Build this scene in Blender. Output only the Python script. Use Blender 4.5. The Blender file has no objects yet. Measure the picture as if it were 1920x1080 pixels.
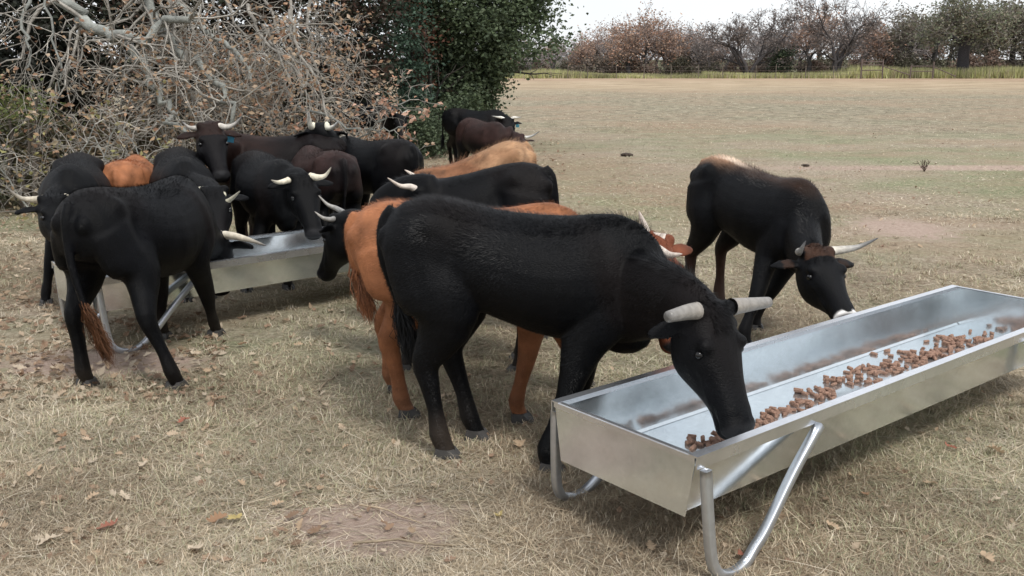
import bpy, bmesh, math, random
import numpy as np
from mathutils import Vector, Matrix, noise as mnoise
random.seed(7); RNG = np.random.default_rng(7)
sc = bpy.context.scene
COL = sc.collection
PI = math.pi

# ---------------------------------------------------------------- camera
CAM_H = 1.9; FPX = 1850.0; HOR = 107.0
PITCH = math.atan((540 - HOR) / FPX)
cd = bpy.data.cameras.new('camera'); cam = bpy.data.objects.new('camera', cd); COL.objects.link(cam)
cd.sensor_width = 36; cd.lens = 36 * FPX / 1920; cd.clip_start = 0.05; cd.clip_end = 2000
cam.location = (0, 0, CAM_H); cam.rotation_euler = (PI / 2 - PITCH, 0, 0)
sc.camera = cam
# ---------------------------------------------------------------- light
SUN_EL, SUN_AZ = 56, 150        # azimuth: degrees clockwise from +Y
w = bpy.data.worlds.new('World'); sc.world = w; w.use_nodes = True
nt = w.node_tree; nt.nodes.clear()
bg = nt.nodes.new('ShaderNodeBackground'); out = nt.nodes.new('ShaderNodeOutputWorld')
sky = nt.nodes.new('ShaderNodeTexSky'); sky.sky_type = 'NISHITA'; sky.sun_disc = False
sky.sun_elevation = math.radians(SUN_EL); sky.sun_rotation = math.radians(SUN_AZ)
mix = nt.nodes.new('ShaderNodeMixRGB'); mix.inputs[0].default_value = 0.86
tc = nt.nodes.new('ShaderNodeTexCoord'); cn = nt.nodes.new('ShaderNodeTexNoise')
cn.inputs['Scale'].default_value = 2.2; cn.inputs['Detail'].default_value = 4
cr = nt.nodes.new('ShaderNodeValToRGB')
cr.color_ramp.elements[0].position = .3; cr.color_ramp.elements[0].color = (7.2, 7.5, 7.9, 1)
cr.color_ramp.elements[1].position = .7; cr.color_ramp.elements[1].color = (8.8, 8.9, 9.1, 1)
nt.links.new(tc.outputs['Generated'], cn.inputs['Vector']); nt.links.new(cn.outputs['Fac'], cr.inputs[0])
nt.links.new(sky.outputs[0], mix.inputs[1]); nt.links.new(cr.outputs[0], mix.inputs[2])
nt.links.new(mix.outputs[0], bg.inputs[0]); bg.inputs[1].default_value = 0.078
nt.links.new(bg.outputs[0], out.inputs[0])
sd = bpy.data.lights.new('sun', 'SUN'); so = bpy.data.objects.new('sun', sd); COL.objects.link(so)
sd.energy = 1.5; sd.angle = math.radians(14); sd.color = (1, .96, .9)
a = math.radians(SUN_AZ); e = math.radians(SUN_EL)
sdir = Vector((math.sin(a) * math.cos(e), math.cos(a) * math.cos(e), math.sin(e)))
so.rotation_euler = sdir.to_track_quat('Z', 'Y').to_euler(); so.location = (0, -5, 20)
sc.view_settings.view_transform = 'Standard'; sc.view_settings.look = 'None'
sc.view_settings.exposure = 0.8; sc.view_settings.gamma = 1

# ---------------------------------------------------------------- helpers
CP, SP = math.cos(PITCH), math.sin(PITCH)
def at(px, py, y):
    """world point at depth y seen at photo pixel px,py"""
    X = (px - 960) / FPX; U = (540 - py) / FPX
    dy = CP + U * SP; dz = -SP + U * CP; t = y / dy
    return np.array([X * t, y, CAM_H + dz * t])
def gnd(px, py, z=0.0):
    X = (px - 960) / FPX; U = (540 - py) / FPX
    dy = CP + U * SP; dz = -SP + U * CP; t = (z - CAM_H) / dz
    return np.array([X * t, dy * t, z])

def tag(o, label=None, cat=None, group=None, kind=None):
    if label: o['label'] = label
    if cat: o['category'] = cat
    if group: o['group'] = group
    if kind: o['kind'] = kind
    return o
def empty(name, loc=(0, 0, 0), rz=0.0):
    o = bpy.data.objects.new(name, None); COL.objects.link(o)
    o.location = loc; o.rotation_euler = (0, 0, rz); o.empty_display_size = .1
    return o
def link(name, me, mats, parent=None):
    o = bpy.data.objects.new(name, me)
    if not isinstance(mats, (list, tuple)): mats = [mats]
    if not len(me.materials):
        for m in mats: me.materials.append(m)
    COL.objects.link(o)
    if parent is not None: o.parent = parent
    return o
def copy_tree(o, parent=None):
    c = o.copy(); COL.objects.link(c)
    if parent is not None: c.parent = parent
    for ch in o.children: copy_tree(ch, c)
    return c
def mk_mesh(name, V, F, C=None, smooth=False):
    """V (n,3); F (m,k) array; C (n,3) vertex colours"""
    V = np.asarray(V, np.float32); F = np.asarray(F, np.int32); k = F.shape[1]
    me = bpy.data.meshes.new(name)
    me.vertices.add(len(V)); me.vertices.foreach_set('co', V.ravel())
    me.loops.add(F.size); me.loops.foreach_set('vertex_index', F.ravel())
    me.polygons.add(len(F)); me.polygons.foreach_set('loop_start', np.arange(0, F.size, k, dtype=np.int32))
    me.polygons.foreach_set('loop_total', np.full(len(F), k, np.int32))
    if smooth: me.polygons.foreach_set('use_smooth', np.ones(len(F), bool))
    if C is not None: set_col(me, C)
    me.update(calc_edges=True)
    return me
def set_col(me, C):
    at_ = me.color_attributes.new('Col', 'FLOAT_COLOR', 'POINT')
    CC = np.ones((len(C), 4), np.float32); CC[:, :3] = C
    at_.data.foreach_set('color', CC.ravel())
def snoise(x, y, sc_, seed=0):
    """cheap smooth 2-D noise, about -1..1"""
    r = np.random.default_rng(seed + 100); s = 0
    for i in range(7):
        th = r.uniform(0, 2 * PI); k = sc_ * r.uniform(.6, 1.9); ph = r.uniform(0, 2 * PI); ph2 = r.uniform(0, 2 * PI)
        u = x * math.cos(th) + y * math.sin(th); v = -x * math.sin(th) + y * math.cos(th)
        s = s + np.sin(u * k + ph + 1.3 * np.sin(v * k * .8 + ph2))
    return s / 3.6
def nrm(v):
    v = np.asarray(v, float); return v / (np.linalg.norm(v) + 1e-9)

def smoothstep(a_, b_, x): t = np.clip((x - a_) / (b_ - a_), 0, 1); return t * t * (3 - 2 * t)
# ---------------------------------------------------------------- materials
def mat(name, base=(.5, .5, .5), rough=.6, metal=0, attr=False, nscale=0, namt=.3, bump=0, bscale=50, spec=.5,
        sheen=0, trans=0, stretch=None, backlit=0):
    m = bpy.data.materials.new(name); m.use_nodes = True; n = m.node_tree; p = n.nodes['Principled BSDF']
    p.inputs['Roughness'].default_value = rough; p.inputs['Metallic'].default_value = metal
    p.inputs['Specular IOR Level'].default_value = spec
    if sheen:
        p.inputs['Sheen Weight'].default_value = sheen; p.inputs['Sheen Roughness'].default_value = .45
        p.inputs['Sheen Tint'].default_value = (.75, .85, 1, 1)
    tcn = n.nodes.new('ShaderNodeTexCoord'); vec = tcn.outputs['Object']
    if stretch:
        mp = n.nodes.new('ShaderNodeMapping'); mp.inputs['Scale'].default_value = stretch
        n.links.new(vec, mp.inputs[0]); vec = mp.outputs[0]
    if attr:
        c = n.nodes.new('ShaderNodeAttribute'); c.attribute_name = 'Col'; col = c.outputs['Color']
    else:
        c = n.nodes.new('ShaderNodeRGB'); c.outputs[0].default_value = (*base, 1); col = c.outputs[0]
    if nscale:
        no = n.nodes.new('ShaderNodeTexNoise'); no.inputs['Scale'].default_value = nscale; no.inputs['Detail'].default_value = 5
        n.links.new(vec, no.inputs['Vector'])
        mr = n.nodes.new('ShaderNodeMapRange'); mr.inputs[1].default_value = .25; mr.inputs[2].default_value = .75
        mr.inputs[3].default_value = 1 - namt; mr.inputs[4].default_value = 1 + namt
        n.links.new(no.outputs['Fac'], mr.inputs[0])
        mx = n.nodes.new('ShaderNodeVectorMath'); mx.operation = 'SCALE'
        n.links.new(col, mx.inputs[0]); n.links.new(mr.outputs[0], mx.inputs['Scale']); col = mx.outputs[0]
    n.links.new(col, p.inputs['Base Color'])
    if bump:
        nb = n.nodes.new('ShaderNodeTexNoise'); nb.inputs['Scale'].default_value = bscale; nb.inputs['Detail'].default_value = 4
        n.links.new(vec, nb.inputs['Vector'])
        b = n.nodes.new('ShaderNodeBump'); b.inputs['Strength'].default_value = bump; b.inputs['Distance'].default_value = .02
        n.links.new(nb.outputs['Fac'], b.inputs['Height']); n.links.new(b.outputs[0], p.inputs['Normal'])
    if backlit:
        t = n.nodes.new('ShaderNodeBsdfTranslucent'); n.links.new(col, t.inputs[0])
        ms = n.nodes.new('ShaderNodeMixShader'); ms.inputs[0].default_value = backlit
        n.links.new(p.outputs[0], ms.inputs[1]); n.links.new(t.outputs[0], ms.inputs[2])
        n.links.new(ms.outputs[0], n.nodes['Material Output'].inputs[0])
    return m
M = {}
M['hide'] = mat('cattle_hide', attr=True, rough=.5, nscale=6, namt=.45, bump=.3, bscale=110, spec=.12, sheen=.0, stretch=(1, 1.6, 1.6))
M['fur'] = mat('cattle_fur', attr=True, rough=.42, spec=.19, sheen=0, nscale=5, namt=.3)
M['horn'] = mat('horn_keratin', attr=True, rough=.38, nscale=40, namt=.18, bump=.25, bscale=60, spec=.5)
M['eye'] = mat('eye_gloss', (.004, .0035, .004), rough=.22)
M['hoof'] = mat('hoof_keratin', attr=True, rough=.5, nscale=30, namt=.3)
M['tagm'] = mat('ear_tag_plastic', (.10, .46, .72), rough=.35)
M['bark'] = mat('bark', attr=True, rough=.9, nscale=14, namt=.4, bump=.6, bscale=40, spec=.2)
M['leaf'] = mat('leaf', attr=True, rough=.6, spec=.25, backlit=.25)
M['straw'] = mat('dry_grass', attr=True, rough=.7, spec=.2, backlit=.15)
M['pellet'] = mat('feed_pellet', (.31, .19, .14), rough=.85, nscale=90, namt=.45, bump=.6, bscale=160, spec=.2)
M['pipe'] = mat('rusty_pipe', (.12, .09, .08), rough=.8, nscale=6, namt=.3)
M['wood'] = mat('post_wood', (.14, .12, .1), rough=.9, nscale=12, namt=.3)

def metal_mat(name, rough, base, blotch=.1, tint=(1, 1, 1)):
    m = bpy.data.materials.new(name); m.use_nodes = True; n = m.node_tree; p = n.nodes['Principled BSDF']
    p.inputs['Metallic'].default_value = .93
    tcn = n.nodes.new('ShaderNodeTexCoord')
    v = n.nodes.new('ShaderNodeTexVoronoi'); v.inputs['Scale'].default_value = 55
    n.links.new(tcn.outputs['Object'], v.inputs['Vector'])
    no = n.nodes.new('ShaderNodeTexNoise'); no.inputs['Scale'].default_value = 3.1; no.inputs['Detail'].default_value = 6
    n.links.new(tcn.outputs['Object'], no.inputs['Vector'])
    sep = n.nodes.new('ShaderNodeSeparateColor'); n.links.new(v.outputs['Color'], sep.inputs[0])
    m1 = n.nodes.new('ShaderNodeMath'); m1.operation = 'MULTIPLY_ADD'; m1.inputs[1].default_value = .07; m1.inputs[2].default_value = -.035
    n.links.new(sep.outputs[0], m1.inputs[0])
    m2 = n.nodes.new('ShaderNodeMath'); m2.operation = 'MULTIPLY_ADD'; m2.inputs[1].default_value = blotch * 2; m2.inputs[2].default_value = 1 - blotch
    n.links.new(no.outputs['Fac'], m2.inputs[0])
    ad = n.nodes.new('ShaderNodeMath'); ad.operation = 'ADD'; n.links.new(m1.outputs[0], ad.inputs[0]); n.links.new(m2.outputs[0], ad.inputs[1])
    sc_ = n.nodes.new('ShaderNodeVectorMath'); sc_.operation = 'SCALE'; sc_.inputs[0].default_value = tuple(base * t for t in tint)
    n.links.new(ad.outputs[0], sc_.inputs['Scale']); n.links.new(sc_.outputs[0], p.inputs['Base Color'])
    mr = n.nodes.new('ShaderNodeMath'); mr.operation = 'MULTIPLY_ADD'; mr.inputs[1].default_value = .22; mr.inputs[2].default_value = rough - .11
    n.links.new(no.outputs['Fac'], mr.inputs[0]); n.links.new(mr.outputs[0], p.inputs['Roughness'])
    b = n.nodes.new('ShaderNodeBump'); b.inputs['Strength'].default_value = .12; b.inputs['Distance'].default_value = .01
    nb = n.nodes.new('ShaderNodeTexNoise'); nb.inputs['Scale'].default_value = 5
    n.links.new(tcn.outputs['Object'], nb.inputs['Vector'])
    n.links.new(nb.outputs['Fac'], b.inputs['Height']); n.links.new(b.outputs[0], p.inputs['Normal'])
    return m
M['galv'] = metal_mat('galvanised_sheet', .15, .78, .22, (.94, 1, 1.03))
M['galv_rim'] = metal_mat('galvanised_rim', .27, .74, .2, (.97, .99, 1.03))
M['galv_tube'] = metal_mat('galvanised_tube', .42, .62, .12, (.93, .98, 1.05))

# ---------------------------------------------------------------- ground
def build_ground():
    m = bpy.data.materials.new('pasture_ground'); m.use_nodes = True; n = m.node_tree; p = n.nodes['Principled BSDF']
    p.inputs['Roughness'].default_value = .95; p.inputs['Specular IOR Level'].default_value = .1
    tcn = n.nodes.new('ShaderNodeTexCoord'); V = tcn.outputs['Object']
    def noise_(scale, detail=6, rough=.6, sx=1, sy=1):
        mp = n.nodes.new('ShaderNodeMapping'); mp.inputs['Scale'].default_value = (sx, sy, 1); n.links.new(V, mp.inputs[0])
        x = n.nodes.new('ShaderNodeTexNoise'); x.inputs['Scale'].default_value = scale; x.inputs['Detail'].default_value = detail
        x.inputs['Roughness'].default_value = rough; n.links.new(mp.outputs[0], x.inputs['Vector']); return x.outputs['Fac']
    def ramp(src, stops):
        r = n.nodes.new('ShaderNodeValToRGB'); els = r.color_ramp.elements
        while len(els) < len(stops): els.new(.5)
        for e_, (pos, c) in zip(els, stops): e_.position = pos; e_.color = (*c, 1)
        n.links.new(src, r.inputs[0]); return r.outputs[0]
    def mixc(f, a_, b_, typ='MIX'):
        x = n.nodes.new('ShaderNodeMixRGB'); x.blend_type = typ
        if isinstance(f, float): x.inputs[0].default_value = f
        else: n.links.new(f, x.inputs[0])
        n.links.new(a_, x.inputs[1]); n.links.new(b_, x.inputs[2]); return x.outputs[0]
    fine = ramp(noise_(26, 8, .75), [(.36, (.19, .15, .11)), (.5, (.38, .315, .24)), (.64, (.56, .49, .39))])
    green = ramp(noise_(22, 8, .75), [(.36, (.12, .135, .075)), (.5, (.255, .265, .155)), (.64, (.42, .41, .28))])
    orange = ramp(noise_(18, 8, .75), [(.36, (.19, .125, .085)), (.5, (.35, .25, .175)), (.64, (.5, .39, .29))])
    c = mixc(ramp(noise_(.22, 6, .65, .7, 1), [(.42, (0, 0, 0)), (.56, (1, 1, 1))]), fine, green)
    c = mixc(ramp(noise_(.4, 6, .65, .6, 1.1), [(.5, (0, 0, 0)), (.66, (.8, .8, .8))]), c, orange)
    # far belt: grey-green, then a rusty strip at the field's end
    sx = n.nodes.new('ShaderNodeSeparateXYZ'); n.links.new(V, sx.inputs[0])
    def band(y0, y1, amp=4.0):
        ns = noise_(.09, 5, .7); ma = n.nodes.new('ShaderNodeMath'); ma.operation = 'MULTIPLY_ADD'
        ma.inputs[1].default_value = amp; n.links.new(ns, ma.inputs[0]); n.links.new(sx.outputs[1], ma.inputs[2])
        r_ = n.nodes.new('ShaderNodeMapRange'); r_.inputs[1].default_value = y0; r_.inputs[2].default_value = y1; r_.clamp = True
        n.links.new(ma.outputs[0], r_.inputs[0]); return r_.outputs[0]
    fg = ramp(noise_(2.2, 9, .85), [(.4, (.13, .115, .085)), (.5, (.27, .24, .17)), (.6, (.42, .37, .28))])
    c = mixc(band(26, 44, 22.), c, fg)
    c = mixc(ramp(noise_(.1, 7, .75, .7, 1), [(.46, (0, 0, 0)), (.6, (.7, .7, .7))]), c, orange)
    fy = ramp(noise_(.8, 8, .75, .3, 1), [(.38, (.24, .185, .125)), (.5, (.39, .305, .205)), (.62, (.5, .4, .29))])
    c = mixc(band(62, 80, 26.), c, fy)
    fo = ramp(noise_(.6, 8, .75, .3, 1), [(.38, (.27, .19, .13)), (.5, (.38, .28, .195)), (.62, (.45, .35, .25))])
    c = mixc(band(90, 98, 26.), c, fo)
    fw = ramp(noise_(.8, 8, .75), [(.3, (.06, .06, .035)), (.7, (.13, .125, .07))])
    c = mixc(band(99, 101, 1.), c, fw)
    # bare pinkish dirt patches
    def spot(x, y, rx, ry):
        vm = n.nodes.new('ShaderNodeVectorMath'); vm.operation = 'SUBTRACT'; vm.inputs[1].default_value = (x, y, 0); n.links.new(V, vm.inputs[0])
        v2 = n.nodes.new('ShaderNodeVectorMath'); v2.operation = 'MULTIPLY'; v2.inputs[1].default_value = (1 / rx, 1 / ry, 0); n.links.new(vm.outputs[0], v2.inputs[0])
        l = n.nodes.new('ShaderNodeVectorMath'); l.operation = 'LENGTH'; n.links.new(v2.outputs[0], l.inputs[0])
        ma = n.nodes.new('ShaderNodeMath'); ma.operation = 'MULTIPLY_ADD'; ma.inputs[1].default_value = 1.6; n.links.new(noise_(9, 5), ma.inputs[0]); n.links.new(l.outputs['Value'], ma.inputs[2])
        return ramp(ma.outputs[0], [(.0, (1, 1, 1)), (.95, (0, 0, 0))]) if False else ramp(mul(ma.outputs[0], .4), [(.55, (1, 1, 1)), (.78, (0, 0, 0))])
    def mul(s, k):
        x = n.nodes.new('ShaderNodeMath'); x.operation = 'MULTIPLY'; x.inputs[1].default_value = k; n.links.new(s, x.inputs[0]); return x.outputs[0]
    dirt = ramp(noise_(30, 6, .6), [(.3, (.36, .265, .215)), (.7, (.52, .41, .34))])
    for s in DIRT: c = mixc(spot(*s), c, dirt)
    n.links.new(c, p.inputs['Base Color'])
    b = n.nodes.new('ShaderNodeBump'); b.inputs['Strength'].default_value = .9; b.inputs['Distance'].default_value = .03
    n.links.new(noise_(34, 8, .8), b.inputs['Height']); n.links.new(b.outputs[0], p.inputs['Normal'])
    xs = np.concatenate([[-600, -200, -80], np.linspace(-30, 30, 61), [80, 200, 600]])
    ys = np.concatenate([[-60, -10], np.linspace(0, 40, 61), [60, 90, 110, 200, 900]])
    X, Y = np.meshgrid(xs, ys); Z = .018 * snoise(X, Y, 1.1, 3) * np.clip((Y - 1) / 3, 0, 1) * np.clip((40 - Y) / 10, 0, 1) * (abs(X) < 30)
    Z[Y > 110] = -.2
    nx, ny = len(xs), len(ys); i = np.arange(nx * ny).reshape(ny, nx)
    F = np.stack([i[:-1, :-1], i[:-1, 1:], i[1:, 1:], i[1:, :-1]], -1).reshape(-1, 4)
    g = link('ground', mk_mesh('ground', np.stack([X, Y, Z], -1).reshape(-1, 3), F, smooth=True), m)
    tag(g, kind='structure')
d1 = gnd(690, 985); d2 = gnd(1690, 430); d3 = gnd(1600, 315)
DIRT = [(d1[0], d1[1], .62, .36), (d2[0], d2[1], .55, .9), (d3[0] + 2, d3[1], 4.0, .45), (-2.6, 6.0, .8, .35)]
build_ground()

# ---------------------------------------------------------------- branches
def tube_mesh(branches, sides=5, col=(.2, .18, .16), cvar=.2, colfn=None):
    """branches: list of (pts (k,3), radii (k,))"""
    VV, FF, CC = [], [], []; base = 0
    ang = np.linspace(0, 2 * PI, sides, endpoint=False); ca, sa = np.cos(ang), np.sin(ang)
    for pts, rad in branches:
        pts = np.asarray(pts, float); k = len(pts)
        T = np.empty_like(pts); T[1:-1] = pts[2:] - pts[:-2]; T[0] = pts[1] - pts[0]; T[-1] = pts[-1] - pts[-2]
        T /= (np.linalg.norm(T, axis=1)[:, None] + 1e-9)
        ref = np.array([0, 0, 1.]) if abs(T[:, 2]).mean() < .8 else np.array([1., 0, 0])
        A = np.cross(T, ref); A /= (np.linalg.norm(A, axis=1)[:, None] + 1e-9); B = np.cross(T, A)
        r = np.asarray(rad)[:, None, None]
        ring = pts[:, None, :] + r * (A[:, None, :] * ca[None, :, None] + B[:, None, :] * sa[None, :, None])
        VV.append(ring.reshape(-1, 3))
        i = base + np.arange(k * sides).reshape(k, sides); j = np.roll(i, -1, 1)
        FF.append(np.stack([i[:-1], j[:-1], j[1:], i[1:]], -1).reshape(-1, 4))
        c = np.array(col if colfn is None else colfn(pts, rad)) * (1 + random.uniform(-cvar, cvar))
        CC.append(np.repeat(c[None], k * sides, 0)); base += k * sides
    return np.concatenate(VV), np.concatenate(FF), np.concatenate(CC)
def grow(out_, tips, p, d, L, r, depth, maxd, kink=.35, grav=0., nseg=4, kids=(3, 5), spread=.9, lr=.62, rr=.55, zmin=.05, up=0.):
    pts = [np.array(p, float)]; rad = [r]; d = nrm(d); step = L / nseg
    for i in range(nseg):
        d = nrm(d + RNG.normal(0, kink, 3) * .6 + np.array([0, 0, -grav + up]))
        q = pts[-1] + d * step
        if q[2] < zmin: q[2] = zmin + random.uniform(0, .03); d = nrm(d + np.array([0, 0, .5]))
        pts.append(q); rad.append(r * (1 - .55 * (i + 1) / nseg))
    out_.append((np.array(pts), np.array(rad), depth))
    if depth >= maxd: tips.append(pts[-1]); return
    nk = random.randint(*kids)
    for k in range(nk):
        t = random.uniform(.3, 1) if k else 1.0
        x = t * nseg; i = min(int(x), nseg - 1); q = pts[i] + (pts[i + 1] - pts[i]) * (x - i)
        dd = nrm(pts[i + 1] - pts[i]); v = RNG.normal(0, 1, 3); v = nrm(v - dd * v.dot(dd))
        nd = nrm(dd + v * random.uniform(.5, 1.2) * spread)
        grow(out_, tips, q, nd, L * lr * random.uniform(.7, 1.2), max(r * rr * (1 - .3 * t), .0015), depth + 1, maxd, kink, grav, max(2, nseg - 1), kids, spread, lr, rr, zmin, up)
def leaf_cards(P, size, palette, rng, flat=0.0, jit=.25, lobed=False):
    """small folded leaves at points P -> V,F(tri),C"""
    n_ = len(P); a_ = rng.uniform(0, 2 * PI, n_); b_ = rng.normal(0, 1, (n_, 3)); b_[:, 2] = b_[:, 2] * (1 - flat) + flat * 2
    N = b_ / np.linalg.norm(b_, axis=1)[:, None]
    ref = np.stack([np.cos(a_), np.sin(a_), rng.uniform(-.4, .4, n_)], -1)
    U = ref - N * (ref * N).sum(1)[:, None]; U /= np.linalg.norm(U, axis=1)[:, None] + 1e-9; W = np.cross(N, U)
    s = size * rng.uniform(.6, 1.4, n_)[:, None]
    # diamond with folded midrib : base, left, tip, right
    V = np.stack([P - U * s, P + W * s * .55 + N * s * .25, P + U * s, P - W * s * .55 + N * s * .25], 1).reshape(-1, 3)
    i = np.arange(n_)[:, None] * 4
    F = np.concatenate([i + np.array([[0, 2, 1]]), i + np.array([[0, 3, 2]])]).astype(int)
    pal = np.array(palette); c = pal[rng.integers(0, len(pal), n_)] * (1 + rng.uniform(-jit, jit, n_))[:, None]
    return V, F, np.repeat(c, 4, 0)

def tree_parts(root, skel, leafP, leafsize, lpal, barkcol=(.16, .14, .125), thin=2, sides=6, tname='trunk', cname='crown', twigcol=None, flat=0.):
    big = [(p, r) for p, r, d in skel if d < thin]; small = [(p, r) for p, r, d in skel if d >= thin]
    V, F, C = tube_mesh(big, sides, barkcol); link(tname, mk_mesh(tname, V, F, C, True), M['bark'], root)
    Vs, Fs, Cs = [], [], []; b = 0
    if small:
        V, F, C = tube_mesh(small, 3, twigcol or barkcol, .35)
        F = np.concatenate([F[:, [0, 1, 2]], F[:, [0, 2, 3]]]); Vs.append(V); Fs.append(F); Cs.append(C); b = len(V)
    nb = len(Fs[0]) if Fs else 0
    if leafP is not None and len(leafP):
        V, F, C = leaf_cards(leafP, leafsize, lpal, RNG, flat); Vs.append(V); Fs.append(F + b); Cs.append(C)
    me = mk_mesh(cname, np.concatenate(Vs), np.concatenate(Fs), np.concatenate(Cs))
    me.materials.append(M['bark']); me.materials.append(M['leaf'])
    mi = np.ones(sum(len(f) for f in Fs), np.int32); mi[:nb] = 0; me.polygons.foreach_set('material_index', mi)
    link(cname, me, [], root)

# ---------------------------------------------------------------- far tree line
def far_tree(h, style):
    """bare / russet / live oak about h metres tall, origin at base"""
    skel, tips = [], []
    if style == 'open':
        for k in range(3):
            a_ = k * 2.1 + random.uniform(0, 1)
            grow(skel, tips, (0.1 * math.cos(a_), .1 * math.sin(a_), .0), (math.cos(a_) * .35, math.sin(a_) * .35, 1), h * .42, h * .03, 0, 5, .3, 0, 5, (3, 5), 1.0, .66, .58, up=.04)
    else:
        grow(skel, tips, (0, 0, 0), (random.uniform(-.1, .1), 0, 1), h * .34, h * .04, 0, 4, .32, 0, 4, (3, 6), 1.15, .74, .58, up=.03)
    T = np.array(tips); T = T[T[:, 2] > .1 * h]
    root = empty('oak_tree')
    if style == 'russet':  # leaf and twig tones lightened and greyed in place of distance haze
        P = np.repeat(T, 3, 0); P = P + RNG.normal(0, .28, P.shape); pal = [(.42, .25, .18), (.36, .25, .19), (.46, .31, .22), (.3, .23, .19)]; ls = .12; tw = (.27, .22, .2)
    elif style == 'live':
        P = np.repeat(T, 4, 0); P = P + RNG.normal(0, .3, P.shape); pal = [(.17, .165, .12), (.21, .19, .145), (.15, .145, .1), (.24, .205, .165)]; ls = .12; tw = (.24, .21, .19)
    else:
        P = np.repeat(T, 1, 0); P = P + RNG.normal(0, .2, P.shape); pal = [(.3, .24, .21), (.27, .23, .21)]; ls = .09; tw = (.27, .245, .24)
    P = P[P[:, 2] > .4]
    tree_parts(root, [(p, np.maximum(r, .017), d) for p, r, d in skel], P, ls, pal, (.075, .07, .068) if style != 'open' else (.075, .068, .068), 2, 5, twigcol=tw if style != 'open' else (.13, .115, .11))
    return root
random.seed(21); RNG = np.random.default_rng(21)
def px_x(px, y): return (px - 960) / FPX * y / CP
feat = []
LBLF = {'open': 'bare grey oak with spreading twisted limbs in the far tree line',
        'russet': 'russet brown leaved oak in the far tree line across the field',
        'live': 'grey green leafy oak in the far tree line at the right'}
protos = {'russet': [far_tree(6.8, 'russet') for _ in range(4)], 'bare': [far_tree(6.4, 'bare') for _ in range(4)],
          'live': [far_tree(7.5, 'live') for _ in range(3)]}
used = set()
def put_far(kind, px, y, s, label, group='oaks in the far tree line'):
    pr = random.choice(protos[kind])
    if pr.name not in used: o = pr; used.add(pr.name)
    else: o = copy_tree(pr)
    o.location = (px_x(px, y), y, 0); o.rotation_euler = (0, 0, random.uniform(0, 6.28)); s *= 1.12 * np.interp(px, [900, 1130, 1180, 1300, 1370, 2000], [.68, .84, .98, .94, 1.04, 1.2]); o.scale = (s * random.uniform(.95, 1.15), s, s)
    tag(o, label, 'tree', group); return o
cnt = {}
for k, (px, kind, s) in enumerate([(905, 'bare', .7), (940, 'russet', .75), (985, 'bare', .75), (1030, 'bare', .8), (1075, 'bare', .85), (1105, 'russet', .8), (1135, 'bare', .9), (1165, 'russet', .95), (1200, 'russet', .95), (1238, 'russet', 1.05), (1270, 'bare', 1.0), (1305, 'bare', .95), (1340, 'bare', .9), (1420, 'bare', .9), (1455, 'bare', .95), (1490, 'russet', .9), (1575, 'russet', .95),
                  (1610, 'live', .8), (1650, 'bare', 1.05), (1680, 'live', 1.0), (1715, 'live', 1.0), (1810, 'live', 1.05), (1850, 'live', 1.1), (1885, 'bare', 1.05), (1925, 'live', 1.1), (1975, 'live', 1.15), (2030, 'bare', 1.0)]):
    ORD = ['leftmost', 'second from the left', 'third from the left', 'fourth from the left', 'fifth from the left', 'sixth from the left', 'seventh from the left', 'eighth from the left', 'ninth from the left', 'tenth from the left', 'eleventh from the left', 'twelfth from the left', 'thirteenth from the left']
    cnt[kind] = cnt.get(kind, -1) + 1
    put_far(kind, px + random.uniform(-6, 6), 101 + random.uniform(0, 7), s, {'russet': 'russet oak', 'bare': 'bare grey twiggy oak', 'live': 'grey green oak'}[kind] + ' in front of the far tree line, ' + ORD[cnt[kind]], {'russet': 'russet oaks of the far tree line', 'bare': 'bare grey oaks of the far tree line', 'live': 'grey green oaks of the far tree line'}[kind])
for k in range(40):
    px = 860 + k * 29.5 + random.uniform(-9, 9); kind = random.choice(['russet', 'bare', 'bare', 'bare']) if px < 1600 else random.choice(['bare', 'live', 'live', 'russet'])
    put_far(kind, px, 112 + random.uniform(0, 16), random.uniform(.86, 1.08), 'oak in the haze toned second row behind the front of the far tree line', 'oaks of the second row across the field')
fo = far_tree(8.2, 'open'); fo.location = (px_x(1382, 98), 98, 0); fo.scale = (1.05, 1, .95)
tag(fo, 'large bare oak with a fan of dark limbs, farther left of the gate', 'tree')
fo = far_tree(8.8, 'open'); fo.location = (px_x(1535, 98), 98, 0); fo.rotation_euler = (0, 0, 2); fo.scale = (.95, 1, 1)
tag(fo, 'tall bare oak directly left of the pipe gate with dense upright limbs', 'tree')
# big live oak by the gate, with a thick straight trunk
sk, tp = [], []
sk.append((np.array([[0, 0, 0], [.05, 0, .9], [0.0, 0, 2.2], [.1, 0, 3.7]]), np.array([.74, .56, .52, .46]), 0))
for k in range(8):
    a_ = k * .8; grow(sk, tp, (.05, 0, random.uniform(2.8, 3.7)), (math.cos(a_), math.sin(a_), random.uniform(.3, 1.1)), 2.7, .27, 1, 4, .4, 0, 4, (4, 6), 1.1, .68, .55, up=.02)
T = np.array(tp); P = np.repeat(T, 6, 0) + RNG.normal(0, .3, (len(T) * 6, 3)); P = P[P[:, 2] > 2.5]
r_ = empty('oak_tree', (px_x(1762, 95), 95, 0)); tree_parts(r_, [(p, np.maximum(r, .022), d) for p, r, d in sk], P, .12, [(.17, .19, .12), (.2, .21, .14), (.13, .145, .1), (.24, .215, .16)], (.06, .056, .06), 2, 7, twigcol=(.2, .18, .16))
tag(r_, 'broad green oak with thick dark trunk right of the pipe gate', 'tree')

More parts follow.
